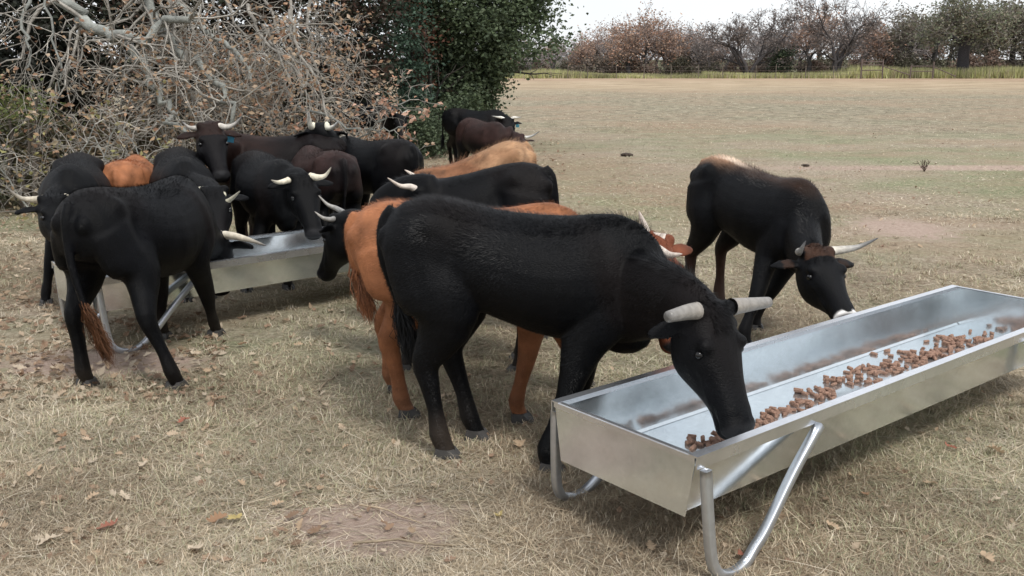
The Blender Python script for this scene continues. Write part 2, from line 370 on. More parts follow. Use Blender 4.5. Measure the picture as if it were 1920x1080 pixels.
# yellow green weeds along the far fence (stuff)
def build_weeds():
    n_ = 42000; px = RNG.uniform(880, 2050, n_); y = RNG.uniform(92, 100, n_); x = (px - 960) / FPX * y / CP
    env = .3 + .36 * np.clip(snoise(x, y * .2, .35, 5) + .2, -.4, 1.2) + .25 * (px > 1300) + .2 * (px > 1560)
    keep = RNG.uniform(0, 1, n_) < .9; x, y, env = x[keep], y[keep], env[keep]; n_ = len(x)
    h = env * RNG.uniform(.5, 1.25, n_); a_ = RNG.uniform(0, PI, n_); w_ = .05
    lean = RNG.normal(0, .15, (n_, 2)) * h[:, None]
    b1 = np.stack([x - np.cos(a_) * w_, y - np.sin(a_) * w_, 0 * x], -1); b2 = np.stack([x + np.cos(a_) * w_, y + np.sin(a_) * w_, 0 * x], -1)
    t1 = np.stack([x + lean[:, 0], y + lean[:, 1], h], -1)
    V = np.stack([b1, b2, t1], 1).reshape(-1, 3)
    pal = np.array([(.40, .40, .17), (.35, .37, .16), (.44, .42, .22), (.3, .29, .16), (.38, .33, .22)])
    c = pal[RNG.integers(0, 5, n_)] * (1 + .25 * snoise(x, y, .8, 9))[:, None]
    me = mk_mesh('roadside_weeds', V, np.arange(n_ * 3).reshape(-1, 3), np.repeat(c, 3, 0))
    tag(link('weeds', me, M['straw']), 'strip of tall yellow green weeds along the far fence', 'weeds', kind='stuff')
build_weeds()
# small dark cedars in the belt
def blob_bush(name, x, y, wx, wy, hh, n_, size, pal, label, cat, group=None, stems=6, zc=.5, seed=0):
    rg = np.random.default_rng(seed + 50); r = empty(name, (x, y, 0)); sk = []
    random.seed(seed)
    for k in range(stems):
        a_ = random.uniform(0, 6.28); q = np.array([math.cos(a_) * wx * .6, math.sin(a_) * wy * .6, hh * random.uniform(.6, .95)])
        sk.append((np.array([[0.05 * math.cos(a_), .05 * math.sin(a_), 0], q * .35 + RNG.normal(0, .05 * hh, 3) * [1, 1, 0], q * .7, q]), np.array([.03, .022, .015, .006]) * max(1, hh), 0))
    # clumps spread through the crown's volume
    nc = max(14, n_ // 90); th = rg.uniform(0, 2 * PI, nc); ph = np.arccos(rg.uniform(-.4, 1, nc)); rr = rg.uniform(.45, 1, nc) ** .6
    cen = np.stack([np.cos(th) * np.sin(ph) * wx * rr, np.sin(th) * np.sin(ph) * wy * rr, hh * zc + np.cos(ph) * hh * (1 - zc) * rr], -1)
    sz = rg.uniform(.1, .24, nc) * (wx + hh) * .5; idx = rg.integers(0, nc, n_)
    P = cen[idx] + rg.normal(0, 1, (n_, 3)) * sz[idx][:, None] * np.array([1, 1, .7]); P = P[P[:, 2] > .02]
    tree_parts(r, sk, P, size, pal, (.1, .085, .07), 1, 5, 'stem', 'foliage')
    return tag(r, label, cat, group)
CED = [(.03, .045, .025), (.045, .06, .03), (.025, .035, .022)]
blob_bush('cedar_tree', px_x(1440, 97), 97, 1.1, 1, 2.6, 1500, .12, CED, 'small dark green cedar beside the large bare oak in the far tree line', 'tree', None, seed=3)
blob_bush('shrub', px_x(1262, 98), 98, 1.2, 1, 1.8, 1200, .11, [(.07, .065, .05), (.1, .09, .06)], 'dark grey bush under the far trees left of the large bare oak', 'shrub', None, seed=4)

# twiggy undergrowth at the foot of the far trees
us = [blob_bush('shrub', 0, 0, 1.7, 1.2, 2.1, 2200, .1, p_, 'grey brown shrub in the undergrowth beneath the far tree line', 'shrub', 'undergrowth shrubs beneath the far trees', seed=60 + i_, zc=.3) for i_, p_ in enumerate([[(.2, .16, .135), (.16, .14, .12), (.24, .19, .15)], [(.25, .17, .13), (.19, .15, .125)], [(.15, .145, .1), (.19, .17, .13)]])]
for k in range(26):
    o = us[k] if k < 3 else copy_tree(random.choice(us)); y_ = random.uniform(102, 108); o.location = (px_x(880 + k * 44 + random.uniform(-8, 8), y_), y_, 0); o.rotation_euler = (0, 0, random.uniform(0, 6)); q_ = random.uniform(.7, 1.25); o.scale = (q_ * 1.1, q_, q_)
# far fence and gate
def post(x, y, h, r, root=None, m='pipe', name='post'):
    V, F, C = tube_mesh([(np.array([[x, y, 0], [x + random.uniform(-.03, .03), y, h]]), np.array([r, r]))], 6)
    return link(name, mk_mesh(name, V, F, C), M[m], root)
fr = empty('wire_fence', (0, 0, 0)); fy_ = 91.5
for k in range(11):
    post(px_x(1055 + k * 48 + random.uniform(-9, 9), fy_), fy_, random.uniform(1.05, 1.3), .035, fr, 'wood')
V, F, C = tube_mesh([(np.array([[px_x(1050, fy_), fy_, z], [px_x(1600, fy_), fy_, z]]), np.array([.009, .009])) for z in (.35, .7, 1.05)], 4)
link('wire', mk_mesh('wire', V, F, C), M['pipe'], fr)
tag(fr, 'thin wire fence on dark posts along the far weeds', 'fence')
gr = empty('pipe_gate', (0, 0, 0)); gy = 91.0
def pipe(a_, b_, r, root, name='rail'):
    V, F, C = tube_mesh([(np.array([a_, b_], float), np.array([r, r]))], 6); return link(name, mk_mesh(name, V, F, C), M['pipe'], root)
xa, xb, xc, xd, xe = [px_x(v, gy) for v in (1583, 1621, 1671, 1711, 1752)]
for x_, h_ in ((xa, 1.75), (xb, 1.7)): post(x_, gy, h_, .07, gr)
for z_ in (1.5, 1.2, .75): pipe((xa, gy, z_), (xb, gy, z_), .045, gr)
pipe((xb, gy, 1.1), (xc, gy, .3), .045, gr, 'brace')
tag(gr, 'dark rusty pipe corral panel with three rails, left end of the far gateway', 'gate')
g2 = empty('pipe_gate', (0, 0, 0))
for x_, h_ in ((xc, 1.2), (xd, 1.5)): post(x_, gy, h_, .07, g2)
for z_ in (1.1, .65): pipe((xc, gy, z_), (xd, gy, z_), .04, g2)
pipe((xd, gy, 1.05), (xe, gy, .2), .045, g2, 'brace')
tag(g2, 'low dark pipe gate beside the thick trunked oak', 'gate')

# ---------------------------------------------------------------- thicket at left
random.seed(5); RNG = np.random.default_rng(5)
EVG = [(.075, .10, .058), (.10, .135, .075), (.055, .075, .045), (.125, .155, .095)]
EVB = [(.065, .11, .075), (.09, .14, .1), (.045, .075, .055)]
# evergreen live oak at the field edge
def evergreen(px0, y, h, wx, n_, label, size=.05, pal=EVG, lean=(0, 0), skirt=0.35, extra=None, over=False,  bark=(.05, .045, .04)):
    x0 = px_x(px0, y); r = empty('evergreen_oak', (x0, y, 0)); sk, tp = [], []
    for k in range(4):
        a_ = random.uniform(0, 6.28); grow(sk, tp, (.15 * math.cos(a_), .15 * math.sin(a_), 0), (math.cos(a_) * .35 + lean[0], math.sin(a_) * .3, 1), h * .42, .09, 0, 2, .3, 0, 5, (3, 4), .9, .5, .5)
    nc = n_ // 60; th = RNG.uniform(0, 2 * PI, nc); zz = RNG.uniform(skirt, h, nc); rad = wx * np.sqrt(np.clip(np.sin(np.clip((zz - skirt * .5) / h, 0, 1) * PI * .75 + .3), .05, 1)) * RNG.uniform(.5, 1.05, nc)
    if over: rad = wx * (.44 + .66 * np.clip((zz - .6) / 2.4, 0, 1) ** 1.6) * RNG.uniform(.5, 1.05, nc)
    cen = np.stack([np.cos(th) * rad + lean[0] * zz, np.sin(th) * rad * .8, zz], -1)
    if extra is not None: cen = np.concatenate([cen, np.array(extra) - np.array([x0, y, 0])])
    idx = RNG.integers(0, len(cen), n_); sz = RNG.uniform(.1, .26, len(cen))
    P = cen[idx] + RNG.normal(0, 1, (n_, 3)) * sz[idx][:, None] * np.array([1, 1, .6]); P = P[P[:, 2] > .03]
    tree_parts(r, sk, P, size, pal, bark, 2, 6, twigcol=(.09, .08, .07))
    return tag(r, label, 'tree')
ex = [at(px, py, yy) for px, py, yy in [(1010, 60, 22), (1028, 85, 21.8), (1005, 108, 21.8), (1035, 50, 22), (1000, 20, 22), (1040, 8, 22), (960, 60, 22), (870, 170, 21), (880, 190, 21), (895, 185, 21), (850, 200, 20.8), (820, 215, 20.6), (790, 215, 20.5), (975, 40, 21), (1015, 80, 21), (950, 90, 21), (925, 60, 21), (905, 30, 21), (1025, 0, 22), (960, 5, 22), (850, 230, 20.6), (800, 240, 20.6)]] * 3
ex = [np.array(e_) + RNG.normal(0, .15, 3) for e_ in ex]
evergreen(850, 22.5, 5.2, 1.5, 80000, 'dark evergreen oak at the field edge with boughs reaching right over the pasture', .045, EVG + [(.10, .135, .07), (.11, .145, .075)], (.16, 0), .3, ex, over=True)
evergreen(775, 21.4, 4.6, .5, 4000, 'rusty brown dead leafed bough clump against the dark oak', .045, [(.16, .07, .045), (.12, .06, .04), (.06, .05, .035)], (0, 0), .6)
evergreen(740, 20.5, 4.6, 1.0, 16000, 'bluish green cedar showing between the bare brush and the dark oak', .04, EVB, (-.1, 0), .5)
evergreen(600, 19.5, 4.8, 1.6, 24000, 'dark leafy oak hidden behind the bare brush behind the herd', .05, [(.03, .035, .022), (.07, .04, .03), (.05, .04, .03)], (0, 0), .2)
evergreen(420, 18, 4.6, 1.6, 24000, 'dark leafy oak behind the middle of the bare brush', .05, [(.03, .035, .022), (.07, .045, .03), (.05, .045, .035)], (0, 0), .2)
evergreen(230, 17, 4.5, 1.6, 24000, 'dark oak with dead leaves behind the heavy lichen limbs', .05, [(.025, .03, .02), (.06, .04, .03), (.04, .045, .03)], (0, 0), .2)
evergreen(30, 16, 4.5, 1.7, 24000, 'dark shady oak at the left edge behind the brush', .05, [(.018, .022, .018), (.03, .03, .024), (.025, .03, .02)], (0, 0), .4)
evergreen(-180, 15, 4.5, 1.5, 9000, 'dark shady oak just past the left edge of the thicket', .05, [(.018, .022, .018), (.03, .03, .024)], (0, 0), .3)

# bare oak brush: heavy lichen limbs, twigs and the last brown leaves
GREY = (.34, .32, .285); LICH = (.25, .26, .24)
def brush(name, label, cat, limbs, maxd, kids, nleaf, group=None, thick=.05, pal=None, col=GREY, twl=.55, kink=.5, L0=1.0, limbc=LICH):
    sk, tp = [], []
    for pts, r0 in limbs:
        P = np.array(pts); d_ = len(P); R = np.linspace(r0, r0 * .45, d_)
        # subdivide with knots
        Q = [P[0]]; 
        for i in range(d_ - 1):
            for t in (.25, .5, .75): Q.append(P[i] * (1 - t) + P[i + 1] * t + RNG.normal(0, r0 * .6 + .012, 3))
            Q.append(P[i + 1])
        Q = np.array(Q); RR = np.interp(np.linspace(0, 1, len(Q)), np.linspace(0, 1, d_), R)
        sk.append((Q, RR, 0))
        for i in range(1, len(Q)):
            for _ in range(kids[0]):
                dd = nrm(Q[i] - Q[i - 1]); v = RNG.normal(0, 1, 3); v = nrm(v - dd * v.dot(dd))
                grow(sk, tp, Q[i], dd * .6 + v, L0 * random.uniform(.6, 1.2), max(.008, RR[i] * .42), 1, maxd, kink, .06, 4, kids[1:], .95, twl, .58)
    T = np.array(tp); k = RNG.integers(0, len(T), nleaf); P = T[k] + RNG.normal(0, .035, (nleaf, 3)); P = P[P[:, 2] > .1]
    r = empty(name, tuple(np.array(limbs[0][0][0]) * [1, 1, 0]))
    off = np.array(r.location); sk = [(p - off, np.maximum(q * .85, .0023), d) for p, q, d in sk]; P = P - off
    tree_parts(r, sk, P, .034, pal or [(.36, .22, .14), (.42, .29, .19), (.3, .17, .11), (.48, .37, .27), (.36, .26, .17)], limbc, 1, 7, 'limb', 'twigs', twigcol=col)
    return tag(r, label, cat, group)
A_ = at
brush('oak_tree', 'sprawling bare oak with heavy lichen covered limbs above the left cattle', 'tree', [
    ([A_(120, -40, 13.5), A_(150, 40, 13.3), A_(215, 75, 13), A_(290, 55, 12.8), A_(360, 20, 12.8)], .11),
    ([A_(215, 75, 13), A_(250, 95, 12.8), A_(280, 140, 12.6), A_(300, 175, 12.4), A_(330, 215, 12.2), A_(350, 250, 12)], .07),
    ([A_(270, -40, 13.4), A_(290, 30, 13.2), A_(330, 90, 13), A_(385, 135, 12.8), A_(425, 180, 12.6), A_(435, 230, 12.5)], .08),
    ([A_(300, -20, 13.8), A_(370, 40, 13.5), A_(430, 90, 13.3), A_(470, 150, 13)], .06),
    ([A_(60, -40, 12.8), A_(40, 40, 12.5), A_(55, 90, 12.3), A_(50, 130, 12.2)], .03),
    ([A_(80, -30, 12.4), A_(100, 60, 12.2), A_(115, 120, 12), A_(112, 170, 12)], .02)],
    3, (1, 2, 4), 1300)
limbs = []
for k in range(14):
    x0 = random.uniform(300, 640); y0 = random.uniform(-60, 60); x1 = min(x0 + random.uniform(0, 130), 715 if k % 3 else 740); y1 = random.uniform(150, 262); dpt = random.uniform(12.3, 14.8)
    limbs.append(([A_(x0, y0, dpt + .4), A_((x0 * 2 + x1) / 3 - 8, y0 * .6 + y1 * .4 - 20, dpt + .2), A_((x0 + 2 * x1) / 3 + 10, y0 * .3 + y1 * .7 - 10, dpt), A_(x1, y1, dpt - .2)], random.uniform(.018, .034)))
brush('brush_pile', 'tangled pile of bare grey branches with few brown leaves behind the herd', 'brush', limbs, 4, (1, 2, 3), 3600, limbc=(.24, .225, .2), L0=.85, twl=.6)
brush('sapling', 'bare arching branches with pink brown leaf tufts between brush and evergreen oak', 'shrub', [
    ([A_(560, 200, 12.8), A_(640, 232, 12.4), A_(700, 240, 12.2), A_(745, 205, 12.1), A_(765, 180, 12.1)], .02),
    ([A_(620, 262, 12.4), A_(680, 255, 12.1), A_(720, 240, 12.), A_(760, 238, 12.)], .016)], 3, (1, 2, 3), 220, L0=.27, pal=[(.45, .25, .17), (.5, .32, .24)])
limbs = []
for k in range(11):
    x0 = random.uniform(-60, 330); yy = random.uniform(10.2, 12.6); b = at(x0, 300, yy); b[2] = 0
    limbs.append(([b, b + [random.uniform(-.3, .3), random.uniform(-.2, .2), .45], b + [random.uniform(-.6, .6), random.uniform(-.2, .2), random.uniform(.8, 1.2)]], .014))
brush('brush', 'low tangle of thin bare saplings at the left edge behind the cattle', 'brush', limbs, 3, (2, 2, 3), 700, L0=.5, pal=[(.3, .27, .12), (.33, .22, .13), (.25, .24, .1), (.4, .33, .22)])
UG = [(.11, .115, .06), (.15, .14, .08), (.2, .16, .1), (.08, .09, .045)]
names = ['grey green bush at the left frame edge behind the horned black cow', 'grey green bush behind the low bare saplings at left', 'brownish bush behind the orange cow at left', 'brown green bush below the lichen limbs', 'low brown bush right behind the cow with raised head']
for i_, (px, yy, wx_, hh) in enumerate([(-10, 12.6, .9, 1.3), (90, 13., .8, 1.35), (180, 12.9, .8, 1.15), (270, 13.1, .8, 1.1), (380, 13.4, .8, .9)]):
    blob_bush('bush', px_x(px, yy), yy, wx_, .6, hh, 5200, .028, UG if i_ < 2 else [(.16, .115, .075), (.12, .11, .065), (.2, .15, .1)], names[i_], 'bush', seed=i_ + 20, stems=9, zc=.35)
blob_bush('bush', px_x(75, 12.2), 12.2, .35, .3, 1.55, 450, .03, [(.12, .15, .05), (.15, .17, .06)], 'small green leafy bush in the dark thicket at upper left', 'bush', seed=40, zc=.8)
blob_bush('bush', px_x(835, 20.4), 20.4, .95, .7, 1.0, 7000, .035, EVG, 'low green bush at the foot of the evergreen oak near the field', 'bush', seed=41, zc=.3)
blob_bush('bush', px_x(765, 19.2), 19.2, .7, .6, .9, 4500, .035, EVG, 'dark bush in the shade left of the field edge bush', 'bush', seed=42, zc=.3)

# ---------------------------------------------------------------- troughs
def box(bm, c, sx, sy, sz, Mx=None):
    r = bmesh.ops.create_cube(bm, size=1)['verts']
    for v in r:
        v.co = Vector((v.co.x * sx + c[0], v.co.y * sy + c[1], v.co.z * sz + c[2]))
        if Mx is not None: v.co = Mx @ v.co
    return r
def bm_obj(name, bm, m, parent=None, bevel=0, smooth=False):
    bmesh.ops.recalc_face_normals(bm, faces=bm.faces[:])
    if bevel: bmesh.ops.bevel(bm, geom=bm.edges[:], offset=bevel, segments=2, affect='EDGES', profile=.6)
    me = bpy.data.meshes.new(name); bm.to_mesh(me); bm.free()
    if smooth: me.polygons.foreach_set('use_smooth', np.ones(len(me.polygons), bool))
    return link(name, me, m, parent)
def sq_tube(pts, wd, name, parent, m):
    """square tube swept along pts with bevelled corners"""
    P = np.array(pts, float); k = len(P)
    T = np.empty_like(P); T[1:-1] = P[2:] - P[:-2]; T[0] = P[1] - P[0]; T[-1] = P[-1] - P[-2]; T = T / np.linalg.norm(T, axis=1)[:, None]
    side = np.array([0, 1., 0]); V = []; h = wd / 2; b = wd * .09
    prof = [(-h + b, -h), (h - b, -h), (h, -h + b), (h, h - b), (h - b, h), (-h + b, h), (-h, h - b), (-h, -h + b)]
    for i in range(k):
        S = nrm(side - T[i] * T[i].dot(side)); U = np.cross(T[i], S)
        for u, v in prof: V.append(P[i] + S * u + U * v)
    F = []
    for i in range(k - 1):
        for j in range(8): F.append((i * 8 + j, i * 8 + (j + 1) % 8, (i + 1) * 8 + (j + 1) % 8, (i + 1) * 8 + j))
    for e0 in (0, (k - 1) * 8):
        F += [(e0, e0 + 1, e0 + 2, e0 + 3), (e0, e0 + 3, e0 + 4, e0 + 7), (e0 + 4, e0 + 5, e0 + 6, e0 + 7)]
    return link(name, mk_mesh(name, V, F), m, parent)
TL, TW, TZ, TD, TI = 3.34, .762, .51, .235, .045
def trough(loc, rz, label):
    """x along its length, y across (0..W), origin on the ground under the near front corner"""
    r = empty('feed_trough', loc, rz); th = .004
    bm = bmesh.new()
    zt, zb = TZ, TZ - TD
    # shell: outer and inner skins of a pressed sheet box
    def ring(o, ztop, zbot):
        top = [(o, o, ztop), (TL - o, o, ztop), (TL - o, TW - o, ztop), (o, TW - o, ztop)]
        bot = [(o + .006, TI + o, zbot), (TL - o - .006, TI + o, zbot), (TL - o - .006, TW - TI - o, zbot), (o + .006, TW - TI - o, zbot)]
        return [bm.verts.new(v) for v in top], [bm.verts.new(v) for v in bot]
    to, bo = ring(.012, zt - .002, zb); ti, bi = ring(.012 + th, zt - .002, zb + th)
    for j in range(4):
        k = (j + 1) % 4
        bm.faces.new((to[j], to[k], bo[k], bo[j])); bm.faces.new((ti[k], ti[j], bi[j], bi[k])); bm.faces.new((to[k], to[j], ti[j], ti[k]))
    bm.faces.new(bo[::-1]); bm.faces.new(bi)
    for yy in (TI + .012 + th, TW - TI - .012 - th):  # narrow slanted strips added along the floor creases to catch a bright sky line
        sg = 1 if yy < TW / 2 else -1; q = [(.03, yy - sg * .001, zb + th + .012), (TL - .03, yy - sg * .001, zb + th + .012), (TL - .03, yy + sg * .012, zb + th + .0015), (.03, yy + sg * .012, zb + th + .0015)]
        bm.faces.new([bm.verts.new(v) for v in q])
    # end gussets: end plates hang a little proud and a little lower than the long sides
    bm_obj('basin', bm, M['galv'], r)
    for x_ in (0.002, TL - .006):
        bm = bmesh.new(); q = [(x_, .004, zt - .004), (x_, TW - .004, zt - .004), (x_, TW - TI, zb - .012), (x_, TI, zb - .012)]
        a4 = [bm.verts.new(v) for v in q]; b4 = [bm.verts.new((v[0] + .004, v[1], v[2])) for v in q]
        bm.faces.new(a4); bm.faces.new(b4[::-1])
        for j in range(4): bm.faces.new((a4[j], b4[j], b4[(j + 1) % 4], a4[(j + 1) % 4]))
        bm_obj('end_plate', bm, M['galv'], r)
    # rolled rim: channel on the long sides, thin folded strip on the ends
    for y_, sgn in ((0, 1), (TW, -1)):
        bm = bmesh.new(); ys_ = y_ - sgn * .006
        box(bm, (TL / 2, ys_ + sgn * .018, zt + .002), TL + .012, .042, .006)
        box(bm, (TL / 2, ys_ - sgn * .0005, zt - .0225), TL + .012, .005, .042)
        box(bm, (TL / 2, ys_ + sgn * .0375, zt - .0085), TL - .02, .003, .014)
        bm_obj('rim', bm, M['galv_rim'], r)
    for x_, sg in ((-.001, 1), (TL + .001, -1)):
        bm = bmesh.new(); box(bm, (x_ + sg * .008, TW / 2, zt + .0025), .018, TW - .06, .004); box(bm, (x_ - sg * .0025, TW / 2, zt - .01), .003, TW - .01, .022)
        bm_obj('end_rim', bm, M['galv_rim'], r)
    # bent tube legs: from the corner down, round the foot and slanting up under the rim
    for yy_, sg in ((.0, 1), (TW, -1)):
        for ex_, s in ((0, 1), (TL, -1)):
            def q(u, o, z): return (ex_ + s * u, yy_ - sg * o, z)
            P = [q(.03, .02, zt - .05), q(.04, .03, .3), q(.055, .04, .14), q(.075, .045, .07), q(.11, .05, .034), q(.16, .05, .017), q(.21, .05, .017), q(.26, .05, .034), q(.31, .045, .07), q(.38, .045, .13), q(.56, .03, .31), q(.735, .018, zt - .05)]
            # smooth the polyline
            Q = []; A = np.array(P); n_ = len(A)
            for i in range(n_ - 1):
                p0, p1, p2, p3 = A[max(i - 1, 0)], A[i], A[i + 1], A[min(i + 2, n_ - 1)]
                for t in (0, .25, .5, .75): Q.append(.5 * ((2 * p1) + (-p0 + p2) * t + (2 * p0 - 5 * p1 + 4 * p2 - p3) * t * t + (-p0 + 3 * p1 - 3 * p2 + p3) * t ** 3))
            Q.append(A[-1]); sq_tube(Q, .035, 'leg', r, M['galv_tube'])
    tag(r, label, 'trough'); return r
T1 = trough((.658, 3.286, 0), .689, 'long galvanised feed trough in the foreground with pellets in it')
t2a = gnd(172, 525, .51); ang2 = math.atan2(gnd(590, 465, .51)[1] - t2a[1], gnd(590, 465, .51)[0] - t2a[0])
T2 = trough((t2a[0], t2a[1], 0), ang2, 'galvanised feed trough ringed by the crowded black cattle at left')

# feed pellets in the near trough
def pellet_mesh():
    bm = bmesh.new(); bmesh.ops.create_cone(bm, cap_ends=True, segments=9, radius1=.0092, radius2=.0092, depth=.036)
    for v in bm.verts:
        v.co += Vector((random.uniform(-.0012, .0012), random.uniform(-.0012, .0012), random.uniform(-.004, .004)))
    bmesh.ops.rotate(bm, verts=bm.verts, cent=(0, 0, 0), matrix=Matrix.Rotation(PI / 2, 3, 'Y'))
    bmesh.ops.bevel(bm, geom=[e_ for e_ in bm.edges if e_.is_manifold], offset=.0016, segments=1, affect='EDGES')
    me = bpy.data.meshes.new('feed_pellet'); bm.to_mesh(me); bm.free(); me.materials.append(M['pellet'])
    me.polygons.foreach_set('use_smooth', np.ones(len(me.polygons), bool)); return me
random.seed(11)
PM = [pellet_mesh() for _ in range(5)]
ca_, sa_ = math.cos(.689), math.sin(.689)
placed = []
def pellet(c):
    fl = TZ - TD + .004 + .0095; n_ = sum(1 for a_, b_ in placed if (a_ - c[0]) ** 2 + (b_ - c[1]) ** 2 < .02 ** 2)
    z = fl - .002 + min(n_, 1) * .011; placed.append((c[0], c[1]))
    o = bpy.data.objects.new('feed_pellet', random.choice(PM)); COL.objects.link(o)
    o.location = (c[0], c[1], z)
    o.rotation_euler = (random.uniform(0, 6), random.uniform(-.12, .12) if n_ == 0 else random.uniform(-.5, .5), random.uniform(0, 6.28)); k = random.uniform(.85, 1.2); o.scale = (random.uniform(.6, 1.25) * k, k, k)
    tag(o, 'short brown feed pellet lying on the floor of the foreground trough', 'feed pellet', 'feed pellets in the foreground trough')
for (x0, y0, x1, y1, wd, n_) in [(1292, 832, 1355, 822, 7, 18), (1360, 812, 1440, 788, 8, 24), (1430, 786, 1560, 740, 9, 46), (1465, 752, 1510, 738, 6, 7), (1510, 735, 1560, 735, 9, 10), (1535, 712, 1640, 710, 8, 30), (1595, 695, 1680, 695, 8, 26), (1655, 690, 1760, 665, 8, 34), (1680, 665, 1790, 660, 9, 36), (1745, 640, 1850, 635, 7, 38), (1760, 655, 1840, 640, 8, 24), (1630, 665, 1660, 655, 3, 3)]:
    for _ in range(int(n_ * .95)):
        t = random.random(); pellet(gnd(x0 + (x1 - x0) * t + random.gauss(0, 9), y0 + (y1 - y0) * t + random.gauss(0, wd * .8), TZ - TD + .014))

# ---------------------------------------------------------------- cattle
def loft(bm, rings, cap=True):
    """rings: list of list of points"""
    vs = [[bm.verts.new(Vector(p)) for p in r] for r in rings]; n_ = len(vs[0])
    for a_, b_ in zip(vs[:-1], vs[1:]):
        for j in range(n_): bm.faces.new((a_[j], a_[(j + 1) % n_], b_[(j + 1) % n_], b_[j]))
    if cap: bm.faces.new(vs[0][::-1]); bm.faces.new(vs[-1])
    return vs
def ell(c, S, U, hw, up, dn, n_=20, e_=2.0):
    r = []
    for j in range(n_):
        t = 2 * PI * j / n_; x = math.cos(t); y = math.sin(t)
        x = math.copysign(abs(x) ** (2 / e_), x); y = math.copysign(abs(y) ** (2 / e_), y)
        r.append(c + S * (hw * x) + U * ((up if y > 0 else dn) * y))
    return r
def v3(*a_): return np.array(a_, float)
TORSO = [  # x, top, bottom, half width
    (-.80, 1.02, .84, .07), (-.765, 1.10, .74, .14), (-.70, 1.155, .72, .19), (-.58, 1.185, .69, .23), (-.45, 1.185, .655, .245), (-.30, 1.17, .595, .255),
    (-.12, 1.15, .56, .285), (.06, 1.14, .535, .30), (.22, 1.145, .525, .285), (.36, 1.165, .53, .25), (.48, 1.175, .54, .22), (.60, 1.14, .565, .185), (.70, 1.07, .61, .145), (.76, .98, .68, .09)]
def tube_rings(bm, pts, radii, S0, n_=14):
    P = np.array(pts, float); k = len(P); rings = []
    for i in range(k):
        T = nrm(P[min(i + 1, k - 1)] - P[max(i - 1, 0)]); S = nrm(S0 - T * T.dot(S0)); U = np.cross(T, S)
        rx, ry = radii[i]; rings.append(ell(P[i], S, U, ry, rx, rx, n_))
    loft(bm, rings)
def catmull(P, m=3):
    A = np.array(P, float); Q = []
    for i in range(len(A) - 1):
        p0, p1, p2, p3 = A[max(i - 1, 0)], A[i], A[i + 1], A[min(i + 2, len(A) - 1)]
        for t in np.arange(m) / m: Q.append(.5 * ((2 * p1) + (-p0 + p2) * t + (2 * p0 - 5 * p1 + 4 * p2 - p3) * t * t + (-p0 + 3 * p1 - 3 * p2 + p3) * t ** 3))
    Q.append(A[-1]); return np.array(Q)
def ball(bm, c, rx, ry, rz):
    m_ = Matrix.Translation(Vector(c)) @ Matrix.Diagonal((rx, ry, rz, 1)); bmesh.ops.create_icosphere(bm, subdivisions=2, radius=1, matrix=m_)


